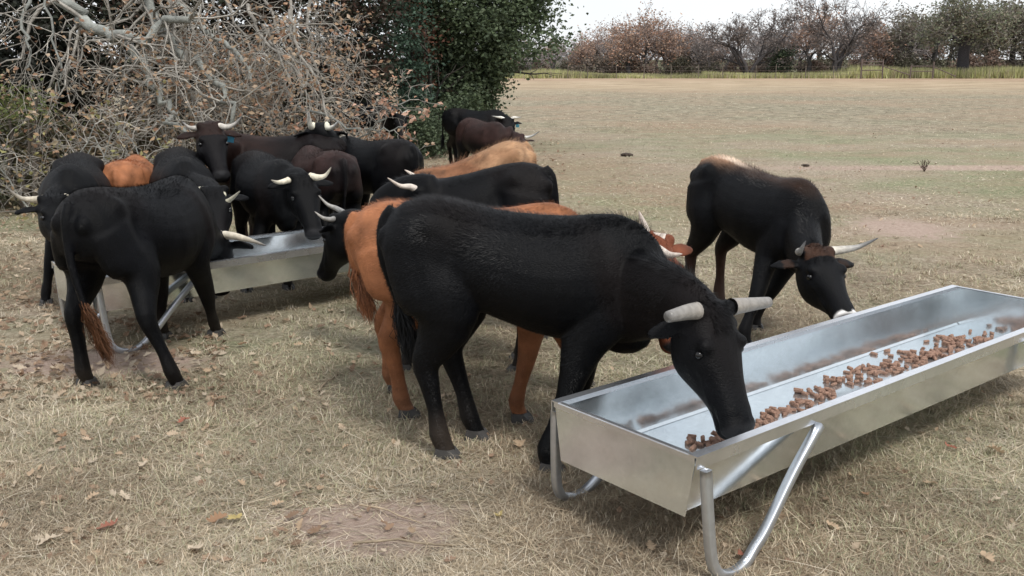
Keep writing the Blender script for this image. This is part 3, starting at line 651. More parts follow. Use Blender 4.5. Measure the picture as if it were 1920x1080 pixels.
def cow(label, pos, hd, s, poll, muz, feet=None, horns=None, colfn=None, vox=.016, nfur=0, furlen=.022, tail=None, thin=1.0, belly=0., roll=0.,
        eartag=None, ears=None, pitch=0., uh=None, hwid=1.0, tuck=.04, ridge=0., hornr=.03, horncol=None, bend=0., group='cattle feeding at the troughs', furw=.0011, hump=0., neckc=None, hooves=True, headscale=1.12, LX=.85, sw=1.0):
    pr_ = math.radians(pitch)
    """pos: world xy of the body's middle; hd: heading in degrees; s: height scale (1 = 1.2 m withers); poll, muz: world points"""
    h = math.radians(hd); RM = np.array(Matrix.Rotation(h, 3, 'Z') @ Matrix.Rotation(pr_, 3, 'Y')); O = v3(pos[0], pos[1], 0)
    def loc(p): d = np.asarray(p, float) - O; return (RM.T @ d) / s     # world -> local units
    root = empty('cow', tuple(O - [0, 0, .012]), h); root.rotation_euler = (0, pr_, h); root.scale = (s, s, s)
    bm = bmesh.new(); Yv = v3(0, 1, 0); Zv = v3(0, 0, 1)
    # torso
    ts = TORSO; xs = np.array([t[0] for t in ts]) * LX; X = np.linspace(-.8, .76, 30) * LX
    top = np.interp(X, xs, [t[1] for t in ts]); bot = np.interp(X, xs, [t[2] for t in ts]); hw = np.interp(X, xs, [t[3] for t in ts]) * thin
    bot = bot + .025 + tuck * (.35 + .65 * smoothstep(.35, -.35, X)) * (X < .55 * LX) - belly * np.exp(-((X + .02) / .35) ** 2); top = top + hump * np.exp(-((X - .45) / .14) ** 2)
    rings = []
    for x, zt, zb, w_ in zip(X, top, bot, hw):
        cz = zb + (zt - zb) * .46; rr = []
        cy = bend * (x ** 2) * .5
        for j in range(28):
            t = 2 * PI * j / 28; cx_, sy_ = math.cos(t), math.sin(t)
            u = (zt - cz) if sy_ > 0 else (cz - zb)
            sh = 1.0 - (.22 * max(0, sy_) ** 2 if x < .3 else .3 * max(0, sy_) ** 2)     # bony topline
            rr.append(v3(x, cy + w_ * cx_ * sh * (abs(cx_) ** -.12 if abs(cx_) > .05 else 1), cz + u * sy_))
        rings.append(rr)
    loft(bm, rings)
    # hook and pin bones, shoulder blades
    for sd_ in (1, -1):
        ball(bm, (-.755 * LX, sd_ * .08, 1.0), .05, .05, .065)
        ball(bm, (.42 * LX, sd_ * .125 * thin, .86), .14, .085, .2); ball(bm, (.60 * LX, sd_ * .09, .80), .12, .08, .15)
    # feet
    DF = {'hl': (-.58 * LX, .15), 'hr': (-.58 * LX, -.15), 'fl': (.40 * LX, .14), 'fr': (.40 * LX, -.14)}
    FT = {}
    for k, dflt in DF.items():
        if feet and k in feet: q = loc((*feet[k], 0)); FT[k] = (q[0], q[1], q[2])
        else: FT[k] = (*dflt, dflt[0] * math.tan(pr_))
    toes = {}
    for k, (fx, fy__, fz) in FT.items():
        sg = 1 if k[1] == 'l' else -1; dx, dy = fx - DF[k][0], fy__ - DF[k][1]
        if k[0] == 'h':
            J = [((-.54, .12, .98), 0, (.20, .10)), ((-.48, .15, .80), .05, (.205, .11)), ((-.45, .16, .68), .2, (.15, .095)), ((-.52, .155, .56), .38, (.096, .07)), ((-.61, .15, .46), .6, (.068, .052)),
                 ((-.605, .15, .38), .68, (.052, .042)), ((-.59, .15, .24), .85, (.041, .036)), ((-.585, .15, .13), .97, (.049, .045)), ((-.565, .15, .08), 1, (.042, .041)), ((-.55, .15, .035), 1.0, (.048, .047))]
        else:
            J = [((.46, .12, .90), 0, (.16, .075)), ((.42, .135, .72), .03, (.145, .085)), ((.38, .14, .60), .12, (.105, .075)), ((.39, .14, .48), .35, (.073, .062)), ((.40, .14, .37), .55, (.056, .053)), ((.40, .14, .33), .62, (.051, .05)),
                 ((.395, .14, .22), .8, (.039, .037)), ((.395, .14, .125), .97, (.048, .046)), ((.41, .14, .08), 1, (.042, .042)), ((.425, .14, .035), 1., (.048, .047))]
        lx_ = DF[k][0] / LX; P = [v3(DF[k][0] + (p[0] - lx_) * .93 + dx * b_, sg * p[1] + dy * b_, p[2] + fz * b_) for p, b_, r in J]; R = [r for _, _, r in J]
        Pq = catmull(P, 2); Rq = catmull([(a_, b_) for a_, b_ in R], 2); tube_rings(bm, Pq, Rq, Yv, 14)
        toes[k] = P[-1]
    # head frame
    pl, mz = loc(poll), loc(muz); f = nrm(mz - pl); u = Zv - f * Zv.dot(f)
    if uh is not None: u = RM.T @ np.array(uh, float); u = u - f * u.dot(f)
    if np.linalg.norm(u) < .25: u = v3(1, 0, 0) - f * f[0]
    u = nrm(u)
    if roll: 
        rr_ = math.radians(roll); sx_ = np.cross(u, f); u = nrm(u * math.cos(rr_) + sx_ * math.sin(rr_))
    sd = np.cross(u, f) * hwid          # animal's left
    k_ = headscale
    HS = [(-.05, .06, -.01, -.12), (-.02, .085, .022, -.15), (.03, .108, .034, -.2), (.09, .120, .03, -.225), (.15, .124, .022, -.235), (.20, .115, .012, -.23), (.26, .095, .002, -.205),
          (.32, .079, -.006, -.175), (.38, .07, -.012, -.152), (.43, .073, -.014, -.146), (.465, .078, -.018, -.145), (.492, .068, -.028, -.138), (.512, .042, -.048, -.12)]
    HQ = catmull(HS, 2)
    loft(bm, [ell(pl + (f * t + u * ((a_ + b_) / 2)) * k_, sd, u, w_ * k_, (a_ - b_) / 2 * k_, (a_ - b_) / 2 * k_, 20, 2.3) for t, w_, a_, b_ in HQ])
    for g in (1, -1):   # brow, cheek
        ball(bm, pl + (f * .145 + sd * g * .085 + u * -.012) * k_, .032 * k_, .032 * k_, .028 * k_)
        ball(bm, pl + (f * .17 + sd * g * .055 + u * -.13) * k_, .06 * k_, .06 * k_, .05 * k_)
        ball(bm, pl + (f * .47 + sd * g * .036 + u * -.055) * k_, .03 * k_, .03 * k_, .03 * k_)
        # horn boss
        ball(bm, pl + (f * .0 + sd * g * .075 + u * -.002) * k_, .04 * k_, .04 * k_, .036 * k_)
        # ear
        ed = nrm(sd * g * 1.0 - f * .12 - u * .28) if not ears else nrm(sd * g * ears[0] + f * ears[1] + u * ears[2])
        eb = pl + (f * .035 + sd * g * .08 - u * .06) * k_; up_e = nrm(u - ed * u.dot(ed)); we = np.cross(ed, up_e)
        prof = [(0, .022), (.03, .03), (.07, .043), (.11, .045), (.15, .032), (.185, .012)]
        loft(bm, [ell(eb + ed * t * k_ + up_e * .02 * math.sin(t * 14), we, up_e, a_ * k_, .013 * k_, .013 * k_, 10) for t, a_ in prof])
    # neck
    P0 = v3(.36 * LX, bend * .06, .88); hb = pl + (-f * .0 - u * .075) * k_
    P1 = P0 + v3(.22, 0, -.02); dist = np.linalg.norm(hb - P0)
    P2 = hb - f * .10 * k_ + (P0 - hb) * .22
    if neckc is not None: P2 = P2 + np.array(neckc)
    NR = []
    for t in np.linspace(0, 1, 12):
        c = (1 - t) ** 3 * P0 + 3 * (1 - t) ** 2 * t * P1 + 3 * (1 - t) * t * t * P2 + t ** 3 * hb
        T = nrm(3 * (1 - t) ** 2 * (P1 - P0) + 6 * (1 - t) * t * (P2 - P1) + 3 * t * t * (hb - P2)); S = nrm(Yv * (1 - t) + sd * t); S = nrm(S - T * T.dot(S)); U = np.cross(T, S)
        upr = np.interp(t, [0, .3, .7, 1], [.225, .16, .125, .105]); dnr = np.interp(t, [0, .3, .6, .85, 1], [.32, .285, .225, .16, .12]); hw_ = np.interp(t, [0, .4, 1], [.17, .115, .09])
        NR.append(ell(c, S, U, hw_, upr, dnr, 20))
    loft(bm, NR)
    # brisket fold
    ball(bm, (.56 * LX, 0, .62), .14, .09, .10)
    # tail
    TP = tail and [(a_ * LX, b_, c_) for a_, b_, c_ in tail] or [(-.64, 0, 1.12), (-.685, 0, 1.05), (-.695, 0, .9), (-.68, .01, .75), (-.66, .02, .6), (-.65, .02, .5)]
    if not tail: TP = [(a_ * LX / .85, b_, c_) for a_, b_, c_ in TP]
    tdx = .5 * sum(FT[k][0] - DF[k][0] for k in ('hl', 'hr')); TP = [(a_ + .55 * tdx * max(0, (.95 - c_) / .5), b_, c_) for a_, b_, c_ in TP]
    Tq = catmull(TP, 3); tube_rings(bm, Tq, [(r_, r_) for r_ in np.linspace(.034, .017, len(Tq))], Yv, 8)
    bmesh.ops.recalc_face_normals(bm, faces=bm.faces[:])
    me = bpy.data.meshes.new('body_src'); bm.to_mesh(me); bm.free()
    tmp = bpy.data.objects.new('tmp', me); COL.objects.link(tmp)
    md = tmp.modifiers.new('r', 'REMESH'); md.mode = 'VOXEL'; md.voxel_size = vox / s; md.use_smooth_shade = True
    sm = tmp.modifiers.new('s', 'SMOOTH'); sm.factor = .5; sm.iterations = int(round(7 * (.012 / vox) ** 1.4)) + 2
    dg = bpy.context.evaluated_depsgraph_get(); me2 = bpy.data.meshes.new_from_object(tmp.evaluated_get(dg)); bpy.data.objects.remove(tmp); bpy.data.meshes.remove(me)
    me2.name = 'body'; me2.materials.clear()
    n_ = len(me2.vertices); V = np.empty(n_ * 3, np.float32); me2.vertices.foreach_get('co', V); V = V.reshape(-1, 3).astype(float)
    N = np.empty(n_ * 3, np.float32); me2.vertices.foreach_get('normal', N) if False else me2.vertex_normals.foreach_get('vector', N); N = N.reshape(-1, 3).astype(float)
    # ribs, wrinkles, nostrils, mouth, eye sockets
    D = np.zeros(n_)
    inb = smoothstep(-.28, -.16, V[:, 0]) * (1 - smoothstep(.2, .34, V[:, 0])) * smoothstep(.62, .7, V[:, 2]) * (1 - smoothstep(1.02, 1.1, V[:, 2]))
    D += .0003 * np.sin((V[:, 0] + .16 * (V[:, 2] - .8)) * 2 * PI / .075) * inb
    D += .03 * np.exp(-((V[:, 0] + .43) / .055) ** 2 - ((V[:, 2] - 1.09) / .045) ** 2) * (abs(V[:, 1]) > .08)
    D += .012 * np.exp(-((V[:, 0] - .40 + .35 * (V[:, 2] - .9)) / .05) ** 2) * smoothstep(.62, .75, V[:, 2]) * (1 - smoothstep(1.05, 1.15, V[:, 2]))
    D -= .04 * np.exp(-((V[:, 0] + .31) / .065) ** 2 - ((V[:, 2] - .97) / .11) ** 2) * (abs(V[:, 1]) > .1)      # flank hollow
    D += .0035 * snoise(V[:, 0] * 1.0 + V[:, 1] * .7, V[:, 2] + V[:, 1] * .3, 9, int(abs(pos[0]) * 100) % 50)
    q = V - pl; hx, hy, hz = q @ f / k_, q @ sd / k_ / hwid ** 2, q @ u / k_
    onhead = (np.linalg.norm(q - f * .25 * k_, axis=1) < .36)
    for g in (1, -1):
        dn_ = np.sqrt(((hx - .488) / .014) ** 2 + ((hy - g * .036) / .012) ** 2 + ((hz + .048) / .011) ** 2); D -= .012 * np.exp(-dn_ ** 2) * onhead
        de = np.sqrt(((hx - .168) / .03) ** 2 + ((hy - g * .124) / .03) ** 2 + ((hz + .04) / .02) ** 2); D -= .007 * np.exp(-de ** 2) * onhead
    ahy = abs(hy)
    D -= .010 * np.exp(-((hx - .27) / .06) ** 2 - ((hz + .075) / .03) ** 2) * onhead * (ahy > .04)          # hollow below the eye
    D += .007 * np.exp(-((hz + .06 + .25 * (hx - .2)) / .014) ** 2) * smoothstep(.19, .24, hx) * (1 - smoothstep(.34, .4, hx)) * onhead * (ahy > .04)   # cheek ridge
    D += .008 * np.exp(-((hx - .13) / .035) ** 2 - ((hz + .005) / .02) ** 2) * onhead * (ahy > .06)          # brow
    D -= .006 * np.exp(-((hx - .1) / .05) ** 2 - (ahy / .035) ** 2) * onhead * (hz > -.05)
    D -= .008 * np.exp(-((hx - .44) / .02) ** 2) * onhead * (hz > -.1) * (ahy > .02) * .6
    D -= .009 * np.exp(-((hz + .098) / .009) ** 2) * smoothstep(.36, .42, hx) * onhead * (hx < .53)
    V = V + N * D[:, None]; me2.vertices.foreach_set('co', V.astype(np.float32).ravel())
    # colour
    L = dict(x=V[:, 0], y=V[:, 1], z=V[:, 2], hx=hx, hy=hy, hz=hz, onhead=onhead & (hx > -.06) & (abs(hy) < .2))
    C = (colfn or col_black)(L)
    nz_ = snoise(V[:, 0] * 1.3 + V[:, 1], V[:, 2] + V[:, 1] * .5, 5, 21); C = C * (1 + .25 * nz_)[:, None]
    if colfn in (None, col_rump_rust): C = lerp(C, (.007, .0042, .0034), smoothstep(.3, 1.1, nz_) * .5)
    C = lerp(C, (.07, .055, .042), smoothstep(.30, .06, V[:, 2]) * np.clip(.16 + .25 * nz_, 0, .45))
    # muzzle leather
    mzm = smoothstep(.455, .485, hx) * onhead * (hz > -.1) * (hx < .54); C = C * (1 - mzm[:, None]) + np.array(MUZ) * mzm[:, None]
    set_col(me2, C); me2.polygons.foreach_set('use_smooth', np.ones(len(me2.polygons), bool)); me2.update()
    body = link('body', me2, M['hide'], root)
    # eyes
    for g in (1, -1):
        bm = bmesh.new(); bmesh.ops.create_uvsphere(bm, u_segments=14, v_segments=10, radius=.0175 * k_, matrix=Matrix.Translation(Vector(pl + (f * .168 + sd * g * .1005 + u * -.04) * k_)))
        bm_obj('eye', bm, M['eye'], root, smooth=True)
    # horns
    hsp = horns or [(.0, .07, 0), (0.02, .16, .01), (.08, .24, .03), (.15, .27, .1)]
    pair = hsp if isinstance(hsp, dict) else {1: hsp, -1: hsp}
    for g, hp in pair.items():
        if not hp: continue
        if isinstance(hp[0], str):    # world points given
            PP = [pl + (sd * g * .06 + u * .0) * k_] + [loc(p) for p in hp[1:]]
        else: PP = [pl + (f * p[0] + sd * g * p[1] + u * p[2]) * k_ for p in hp]
        blunt = hornr > .036
        Pq = catmull(PP, 5); m_ = len(Pq); t = np.linspace(0, 1, m_); R = hornr * (1 - .38 * t if blunt else (1 - t ** 1.5 * .86))
        Pq = list(Pq); R = list(R)
        V_, F_, C_ = tube_mesh([(np.array(Pq), np.array(R))], 14)
        tipv = np.array([Pq[-1] + nrm(Pq[-1] - Pq[-2]) * (.004 if blunt else .01)]); nv = len(V_); b0 = nv - 14
        F_ = np.concatenate([F_, np.array([[b0 + j, b0 + (j + 1) % 14, nv, nv] for j in range(14)])])
        hc = horncol or [(.55, .49, .38), (.5, .45, .36), (.12, .11, .1)]
        tt = np.repeat(t, 14); cc = np.stack([np.interp(tt, [0, .55, 1], [c_[i] for c_ in hc]) for i in range(3)], -1); cc *= (1 + .1 * np.sin(tt * 60))[:, None]
        cc = np.concatenate([cc, cc[-1:] * .6])
        V_ = np.concatenate([V_, tipv])
        me3 = bpy.data.meshes.new('horn'); me3.from_pydata([tuple(v) for v in V_], [], [tuple(f_) if f_[2] != f_[3] else tuple(f_[:3]) for f_ in F_.tolist()]); set_col(me3, cc)
        me3.polygons.foreach_set('use_smooth', np.ones(len(me3.polygons), bool)); link('horn', me3, M['horn'], root)
    # hooves: two claws each
    if hooves:
        for k, P in toes.items():
            V_, F_ = [], []
            for g in (1, -1):
                b = len(V_); cy = P[1] + g * .025; x0 = P[0] - .05
                for z_, xf, xb, wy in ((0, .138, -.002, .025), (.03, .118, .0, .024), (.062, .09, .006, .021)):
                    V_ += [*[(a_, b_, z_ + P[2] - .03) for a_, b_ in ((x0 + xb, cy - wy), (x0 + xf - .03, cy - wy), (x0 + xf, cy - g * .006), (x0 + xf - .03, cy + wy), (x0 + xb, cy + wy))]]
                for a_ in (0, 5):
                    for j in range(5): F_.append([b + a_ + j, b + a_ + (j + 1) % 5, b + a_ + 5 + (j + 1) % 5, b + a_ + 5 + j])
                F_.append([b + 10, b + 11, b + 12, b + 13, b + 14]); F_.append([b + 4, b + 3, b + 2, b + 1, b])
            me3 = bpy.data.meshes.new('hoof'); me3.from_pydata(V_, [], F_); set_col(me3, np.tile(np.array([(.05, .048, .046)]), (len(V_), 1))); link('hoof', me3, M['hoof'], root)
    # ear tag
    if eartag:
        for g in eartag:
            ed = nrm(sd * g - f * .12 - u * .28) if not ears else nrm(sd * g * ears[0] + f * ears[1] + u * ears[2])
            c = pl + (f * .035 + sd * g * .08 - u * .06) * k_ + ed * .10 + (-u * .035 + f * .02); bm = bmesh.new()
            R3 = Matrix((tuple(ed), tuple(-u), tuple(f))).transposed(); Mx = Matrix.Translation(Vector(c)) @ R3.to_4x4()
            box(bm, (0, .0, 0), .07, .078, .004, Mx); box(bm, (0, -.047, 0), .028, .035, .0045, Mx)
            bm_obj('ear_tag', bm, M['tagm'], root, .001)
    # coat hair + tail switch
    rg = np.random.default_rng(int(abs(pos[0] * 1000)) + 3)
    HV, HF, HC = [], [], []; 
    if nfur:
        me2.calc_loop_triangles(); nt_ = len(me2.loop_triangles); tri = np.empty(nt_ * 3, np.int32); me2.loop_triangles.foreach_get('vertices', tri); tri = tri.reshape(-1, 3)
        A = V[tri[:, 0]]; ar = np.linalg.norm(np.cross(V[tri[:, 1]] - A, V[tri[:, 2]] - A), axis=1); ti = rg.choice(nt_, nfur, p=ar / ar.sum())
        b1 = rg.uniform(0, 1, nfur); b2 = rg.uniform(0, 1, nfur); sw = b1 + b2 > 1; b1[sw] = 1 - b1[sw]; b2[sw] = 1 - b2[sw]; b0 = 1 - b1 - b2
        t3 = tri[ti]; P = V[t3[:, 0]] * b0[:, None] + V[t3[:, 1]] * b1[:, None] + V[t3[:, 2]] * b2[:, None]; Nn = N[t3[:, 0]] * b0[:, None] + N[t3[:, 1]] * b1[:, None] + N[t3[:, 2]] * b2[:, None]
        Cc = C[t3[:, 0]]
        comb = np.tile(v3(-.8, 0, -.45), (nfur, 1)); lowleg = P[:, 2] < .5; comb[lowleg] = v3(-.1, 0, -1)
        q = P - pl; hh = (np.linalg.norm(q - f * .2 * k_, axis=1) < .36); comb[hh] = f * .8 + v3(0, 0, -.2)
        wv_ = snoise(P[:, 0] * 1.2 + P[:, 1], P[:, 2], 7, 3); comb = comb + rg.normal(0, .22, comb.shape) + np.stack([wv_ * .1, wv_ * .2, wv_ * .45], -1)
        tg = comb - Nn * (comb * Nn).sum(1)[:, None]; tg /= np.linalg.norm(tg, axis=1)[:, None] + 1e-9
        # topline crest stands up
        crest = (Nn[:, 2] > .72) * (P[:, 2] > .9) * (P[:, 0] > -.85)
        lift = np.where(crest, .75, .22) + rg.uniform(0, .18, nfur)
        ln = furlen * rg.uniform(.5, 1.3, nfur) * (1 + .35 * snoise(P[:, 0] + P[:, 1], P[:, 2], 11, 5)) * np.where(crest, 1.15 + ridge * smoothstep(.1, .5, P[:, 0]), 1) * np.where(lowleg, .6, 1) * np.where(hh, .45, 1)
        muzz = ((q @ f) / k_ > .40) & hh; ln[muzz] *= .3
        pollm = hh & ((q @ f) / k_ < .1) & (np.abs(q @ sd) < .07) & ((q @ u) > 0); ln[pollm] = furlen * rg.uniform(1.2, 2.2, pollm.sum()); lift[pollm] = .8
        wv = np.cross(Nn, tg); tip = P + (tg + Nn * lift[:, None]) * ln[:, None]; P0_ = P - Nn * .002
        mid = P0_ + (tg * .4 + Nn * (lift * .65)[:, None]) * ln[:, None]
        HV = np.stack([P0_ - wv * furw, P0_ + wv * furw, tip], 1).reshape(-1, 3); HF = np.arange(nfur * 3).reshape(-1, 3)
        HC = np.repeat(Cc * rg.uniform(.7, 1.6, nfur)[:, None], 3, 0)
        link('coat_hair', mk_mesh('coat_hair', HV, HF, HC), M['fur'], root)
    ns = 900 if s > .9 and nfur else 160; e0 = Tq[-1]; dt = nrm(Tq[-1] - Tq[-3]); 
    t_ = rg.uniform(-.3, 1, ns); st = Tq[-5] + (e0 - Tq[-5])[None] * t_[:, None] + rg.normal(0, .009, (ns, 3))
    en = st + dt[None] * (rg.uniform(.05, .17, ns) * (1.1 - .3 * t_))[:, None] + rg.normal(0, .02, (ns, 3)) + v3(0, 0, -.03)
    en[:, 2] = np.maximum(en[:, 2], .05); md_ = (st + en) / 2 + rg.normal(0, .018, (ns, 3)); wv = nrm(np.cross(dt, v3(0, 1, 0)))[None] * (.0018 if ns > 500 else .003)
    VV = np.stack([st - wv, st + wv, md_ + wv * .9, md_ - wv * .9, en], 1).reshape(-1, 3); i = np.arange(ns)[:, None] * 5
    FF = np.concatenate([i + [[0, 1, 2]], i + [[0, 2, 3]], i + [[3, 2, 4]]]); tc_ = (colfn or col_black)(dict(x=np.full(ns, -9.), y=np.zeros(ns), z=np.full(ns, .3), hx=np.zeros(ns), hy=np.zeros(ns), hz=np.zeros(ns), onhead=np.zeros(ns, bool)))
    link('tail_switch', mk_mesh('tail_switch', VV, FF, np.repeat(tc_ * rg.uniform(.4, 1.5, ns)[:, None], 5, 0)), M['fur'], root)
    tag(root, label, 'cow', group); return root
MUZ = (.025, .025, .027)
BK = np.array((.0017, .0019, .0027)); BR = np.array((.018, .0095, .0078)); TAN = np.array((.30, .17, .09)); OR = np.array((.29, .118, .055))
def lerp(C, c2, m_): m_ = np.clip(m_, 0, 1)[:, None]; return C * (1 - m_) + np.array(c2) * m_
def col_black(L):
    return np.tile(BK, (len(L['x']), 1)) * (1 + .15 * snoise(L['x'], L['z'], 5, 2))[:, None]
def col_rump_rust(L):
    C = col_black(L); n_ = snoise(L['x'] * 3 + L['y'] * 4, L['z'] * 3, 4, 8)
    C = lerp(C, (.09, .05, .028), np.exp(-((L['x'] + .84) / .06) ** 2) * (L['z'] > .72) * (L['z'] < 1.08) * smoothstep(.1, .6, n_) * .9)
    C = lerp(C, (.13, .06, .03), (L['x'] < -8) * .7)
    return C
def col_brown(L):
    C = np.tile(BR, (len(L['x']), 1)); return lerp(C, BK, smoothstep(1.0, .7, L['z']) * .8)
def col_brownhead(L):
    C = np.tile(BR * 1.1, (len(L['x']), 1)); C = lerp(C, BK, smoothstep(.2, -.2, L['x']) * .8); return lerp(C, BK * 1.3, L['onhead'] * (L['hx'] > .12) * .9)
def col_brownrear(L):
    C = np.tile(np.array((.028, .0145, .0125)), (len(L['x']), 1)); return lerp(C, BK, np.maximum(smoothstep(-.5, -.75, L['x']), smoothstep(.95, .75, L['z'])))
def col_orange(L):
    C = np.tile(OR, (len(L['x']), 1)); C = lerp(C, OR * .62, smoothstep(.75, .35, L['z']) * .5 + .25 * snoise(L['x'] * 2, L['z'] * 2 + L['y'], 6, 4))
    C = lerp(C, OR * np.array([.62, .5, .55]), L['onhead'] | (L['x'] > .85)); C = lerp(C, (.6, .45, .38), np.exp(-((L['x'] + .78) / .05) ** 2 - ((L['z'] - .78) / .07) ** 2) * (L['y'] > .02))
    return C
def col_tanback(L):
    C = np.tile(BK * 1.1, (len(L['x']), 1)); n_ = snoise(L['x'] * 2, L['y'] * 3 + L['z'], 7, 3)
    ay = abs(L['y']) + .02 * n_
    C = lerp(C, (.05, .025, .015), smoothstep(1.05, 1.15, L['z']) * smoothstep(.14, .05, ay) * .55)
    C = lerp(C, (.26, .15, .09), smoothstep(1.02, 1.1, L['z'] + .03 * n_) * smoothstep(-.15, -.4, L['x']) * smoothstep(.15, .04, ay) * .9)
    C = lerp(C, (.5, .39, .3), smoothstep(1.08, 1.14, L['z'] + .03 * n_) * np.exp(-((L['x'] + .32) / .15) ** 2) * smoothstep(.07, .03, ay))
    C = lerp(C, (.05, .025, .016), L['onhead'] * (L['hx'] < .07) * (L['hz'] > -.05) * (abs(L['hy']) < .09)); C = lerp(C, (.03, .016, .011), L['onhead'] * (abs(L['hy']) > .14))
    C = lerp(C, (.04, .02, .015), smoothstep(.55, .3, L['z']) * (L['x'] < -.3))
    return lerp(C, (.7, .68, .66), L['onhead'] * smoothstep(.435, .455, L['hx']) * (L['hz'] < -.02))
def col_tan(L):
    n_ = snoise(L['x'] * 2 + L['y'] * 3, L['z'] * 2, 8, 5); C = np.tile(np.array((.2, .09, .045)), (len(L['x']), 1)); C = lerp(C, (.34, .205, .115), smoothstep(.15, -.3, L['x']) * .8 + .35 * n_); C = lerp(C, (.1, .055, .032), .6 * smoothstep(.2, .8, snoise(L['x'] * 1.5 + L['z'] * 2, L['y'] * 5 + L['z'] * 3, 12, 12)))
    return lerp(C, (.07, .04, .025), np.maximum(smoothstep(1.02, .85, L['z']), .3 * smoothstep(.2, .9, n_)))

random.seed(3)
W = lambda px, py, y: at(px, py, y)
G = lambda px, py: tuple(gnd(px, py)[:2])
FAR = .02
# 1 front black cow
cow('big black cow with blunt cut horns eating at the foreground trough', (0.02, 4.62), -7, 1.045, W(1338, 574, 4.0), W(1402, 766, 3.8),
    feet=dict(hr=G(825, 858), hl=G(882, 822), fr=G(1022, 885), fl=(.30, 4.66)), vox=.0095, nfur=90000, furlen=.018, ridge=1.0, hornr=.0362, eartag=None,
    horns={-1: [(-.0, .08, .0), (.0, .125, .0), (.005, .175, .0), (.01, .22, .0)], 1: [(.0, .09, .0), (.0, .15, .0), (.0, .215, .002), (.0, .285, .002)]},
    horncol=[(.27, .245, .215), (.25, .235, .215), (.2, .19, .18)], hump=0, bend=-.1, thin=.92, LX=.83, headscale=1.0, hwid=1.2, tuck=.08, pitch=3, uh=(.60, -.78, .15), ears=(.95, .02, -.62))
# 2 orange cow behind it
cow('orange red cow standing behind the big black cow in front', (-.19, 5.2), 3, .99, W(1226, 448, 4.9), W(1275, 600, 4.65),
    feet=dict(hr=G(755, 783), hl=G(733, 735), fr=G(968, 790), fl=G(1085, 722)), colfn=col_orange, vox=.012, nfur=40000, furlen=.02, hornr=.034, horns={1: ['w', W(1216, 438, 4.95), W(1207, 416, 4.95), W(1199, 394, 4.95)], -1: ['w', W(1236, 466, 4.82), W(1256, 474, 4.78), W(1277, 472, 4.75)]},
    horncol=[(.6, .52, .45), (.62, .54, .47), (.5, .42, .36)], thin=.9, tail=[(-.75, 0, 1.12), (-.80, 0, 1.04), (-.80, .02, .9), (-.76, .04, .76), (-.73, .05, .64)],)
# 3 right cow with tan back
cow('black cow with pale tan rump and white muzzle at far side of foreground trough', (1.72, 7.05), -62, .98, W(1532, 468, 6.0), W(1588, 562, 5.62),
    feet=dict(fr=G(1392, 650), fl=G(1412, 618)), colfn=col_tanback, pitch=5, vox=.012, nfur=30000, furlen=.02, hornr=.03, eartag=[1], thin=.89, hump=.01, headscale=1.12,
    horns={-1: [(0, .07, 0), (.0, .11, -.0), (.035, .13, .04), (.03, .12, .1)], 1: [(0, .07, 0), (.0, .16, .01), (.0, .25, .03), (-.0, .34, .09)]}, horncol=[(.62, .57, .48), (.33, .32, .3), (.06, .06, .065)])
# 4 left cow rear view
cow('black cow seen from behind at left with rusty brown tail and wide stance', (-2.28, 6.02), 74, 1.0, W(398, 438, 7.0), W(412, 512, 7.32),
    feet=dict(hl=G(160, 728), hr=G(328, 732), fr=G(404, 633), fl=G(305, 638)), colfn=col_rump_rust, vox=.012, nfur=30000, furlen=.016, hornr=.032, thin=.93, belly=.03, LX=.82,
    horns={-1: ['w', W(440, 440, 6.95), W(468, 447, 6.9), W(497, 457, 6.85)], 1: None}, horncol=[(.66, .6, .48), (.55, .5, .4), (.09, .08, .08)],
    tail=[(-.75, 0, 1.12), (-.81, .0, 1.03), (-.82, -.01, .85), (-.82, -.05, .65), (-.80, -.1, .47), (-.78, -.15, .34)])
# 5 left edge
cow('black cow at the left edge with one pale horn pointing left', (-3.55, 8.0), -72, .95, W(100, 368, 7.2), W(128, 440, 6.85), feet=dict(fr=G(88, 572)),
    horns={-1: ['w', W(62, 371, 7.2), W(38, 368, 7.15), W(14, 350, 7.1)], 1: [(.0, .07, .0), (0.02, .11, -.0), (.05, .15, -.01)]}, hornr=.03, vox=.016, nfur=9000)
# 6 orange back at left
cow('orange cow seen only by its back above the black cattle at left', (-3.45, 8.9), 100, .88, W(215, 345, 9.8), W(215, 400, 10.1), colfn=col_orange, vox=.018, nfur=9000, hornr=.02)
# 7
cow('black cow with lowered head and one upcurved horn over the left trough', (-2.86, 8.55), -68, .95, W(400, 352, 7.55), W(408, 440, 7.2),
    horns={1: ['w', W(422, 375, 7.5), W(436, 368, 7.45), W(449, 356, 7.4)], -1: [(.0, .07, .0), (0, .14, .0), (.03, .2, .04)]}, horncol=[(.55, .52, .4), (.5, .47, .36), (.3, .28, .22)], hornr=.028, vox=.015, nfur=12000, feet=dict(fl=G(395, 560), fr=G(352, 566)))
# 8
cow('black cow with short cream horns behind the left trough, head turned right', (-2.10, 8.5), -60, .93, W(567, 328, 7.85), W(592, 425, 7.55),
    horns={-1: ['w', W(540, 335, 7.8), W(522, 339, 7.75), W(509, 335, 7.7)], 1: ['w', W(596, 330, 7.85), W(610, 326, 7.85), W(620, 312, 7.85)]}, horncol=[(.7, .64, .5), (.7, .64, .5), (.3, .27, .22)], hornr=.032, vox=.013, nfur=16000,
    feet=dict(fr=G(462, 548), fl=G(540, 543)))
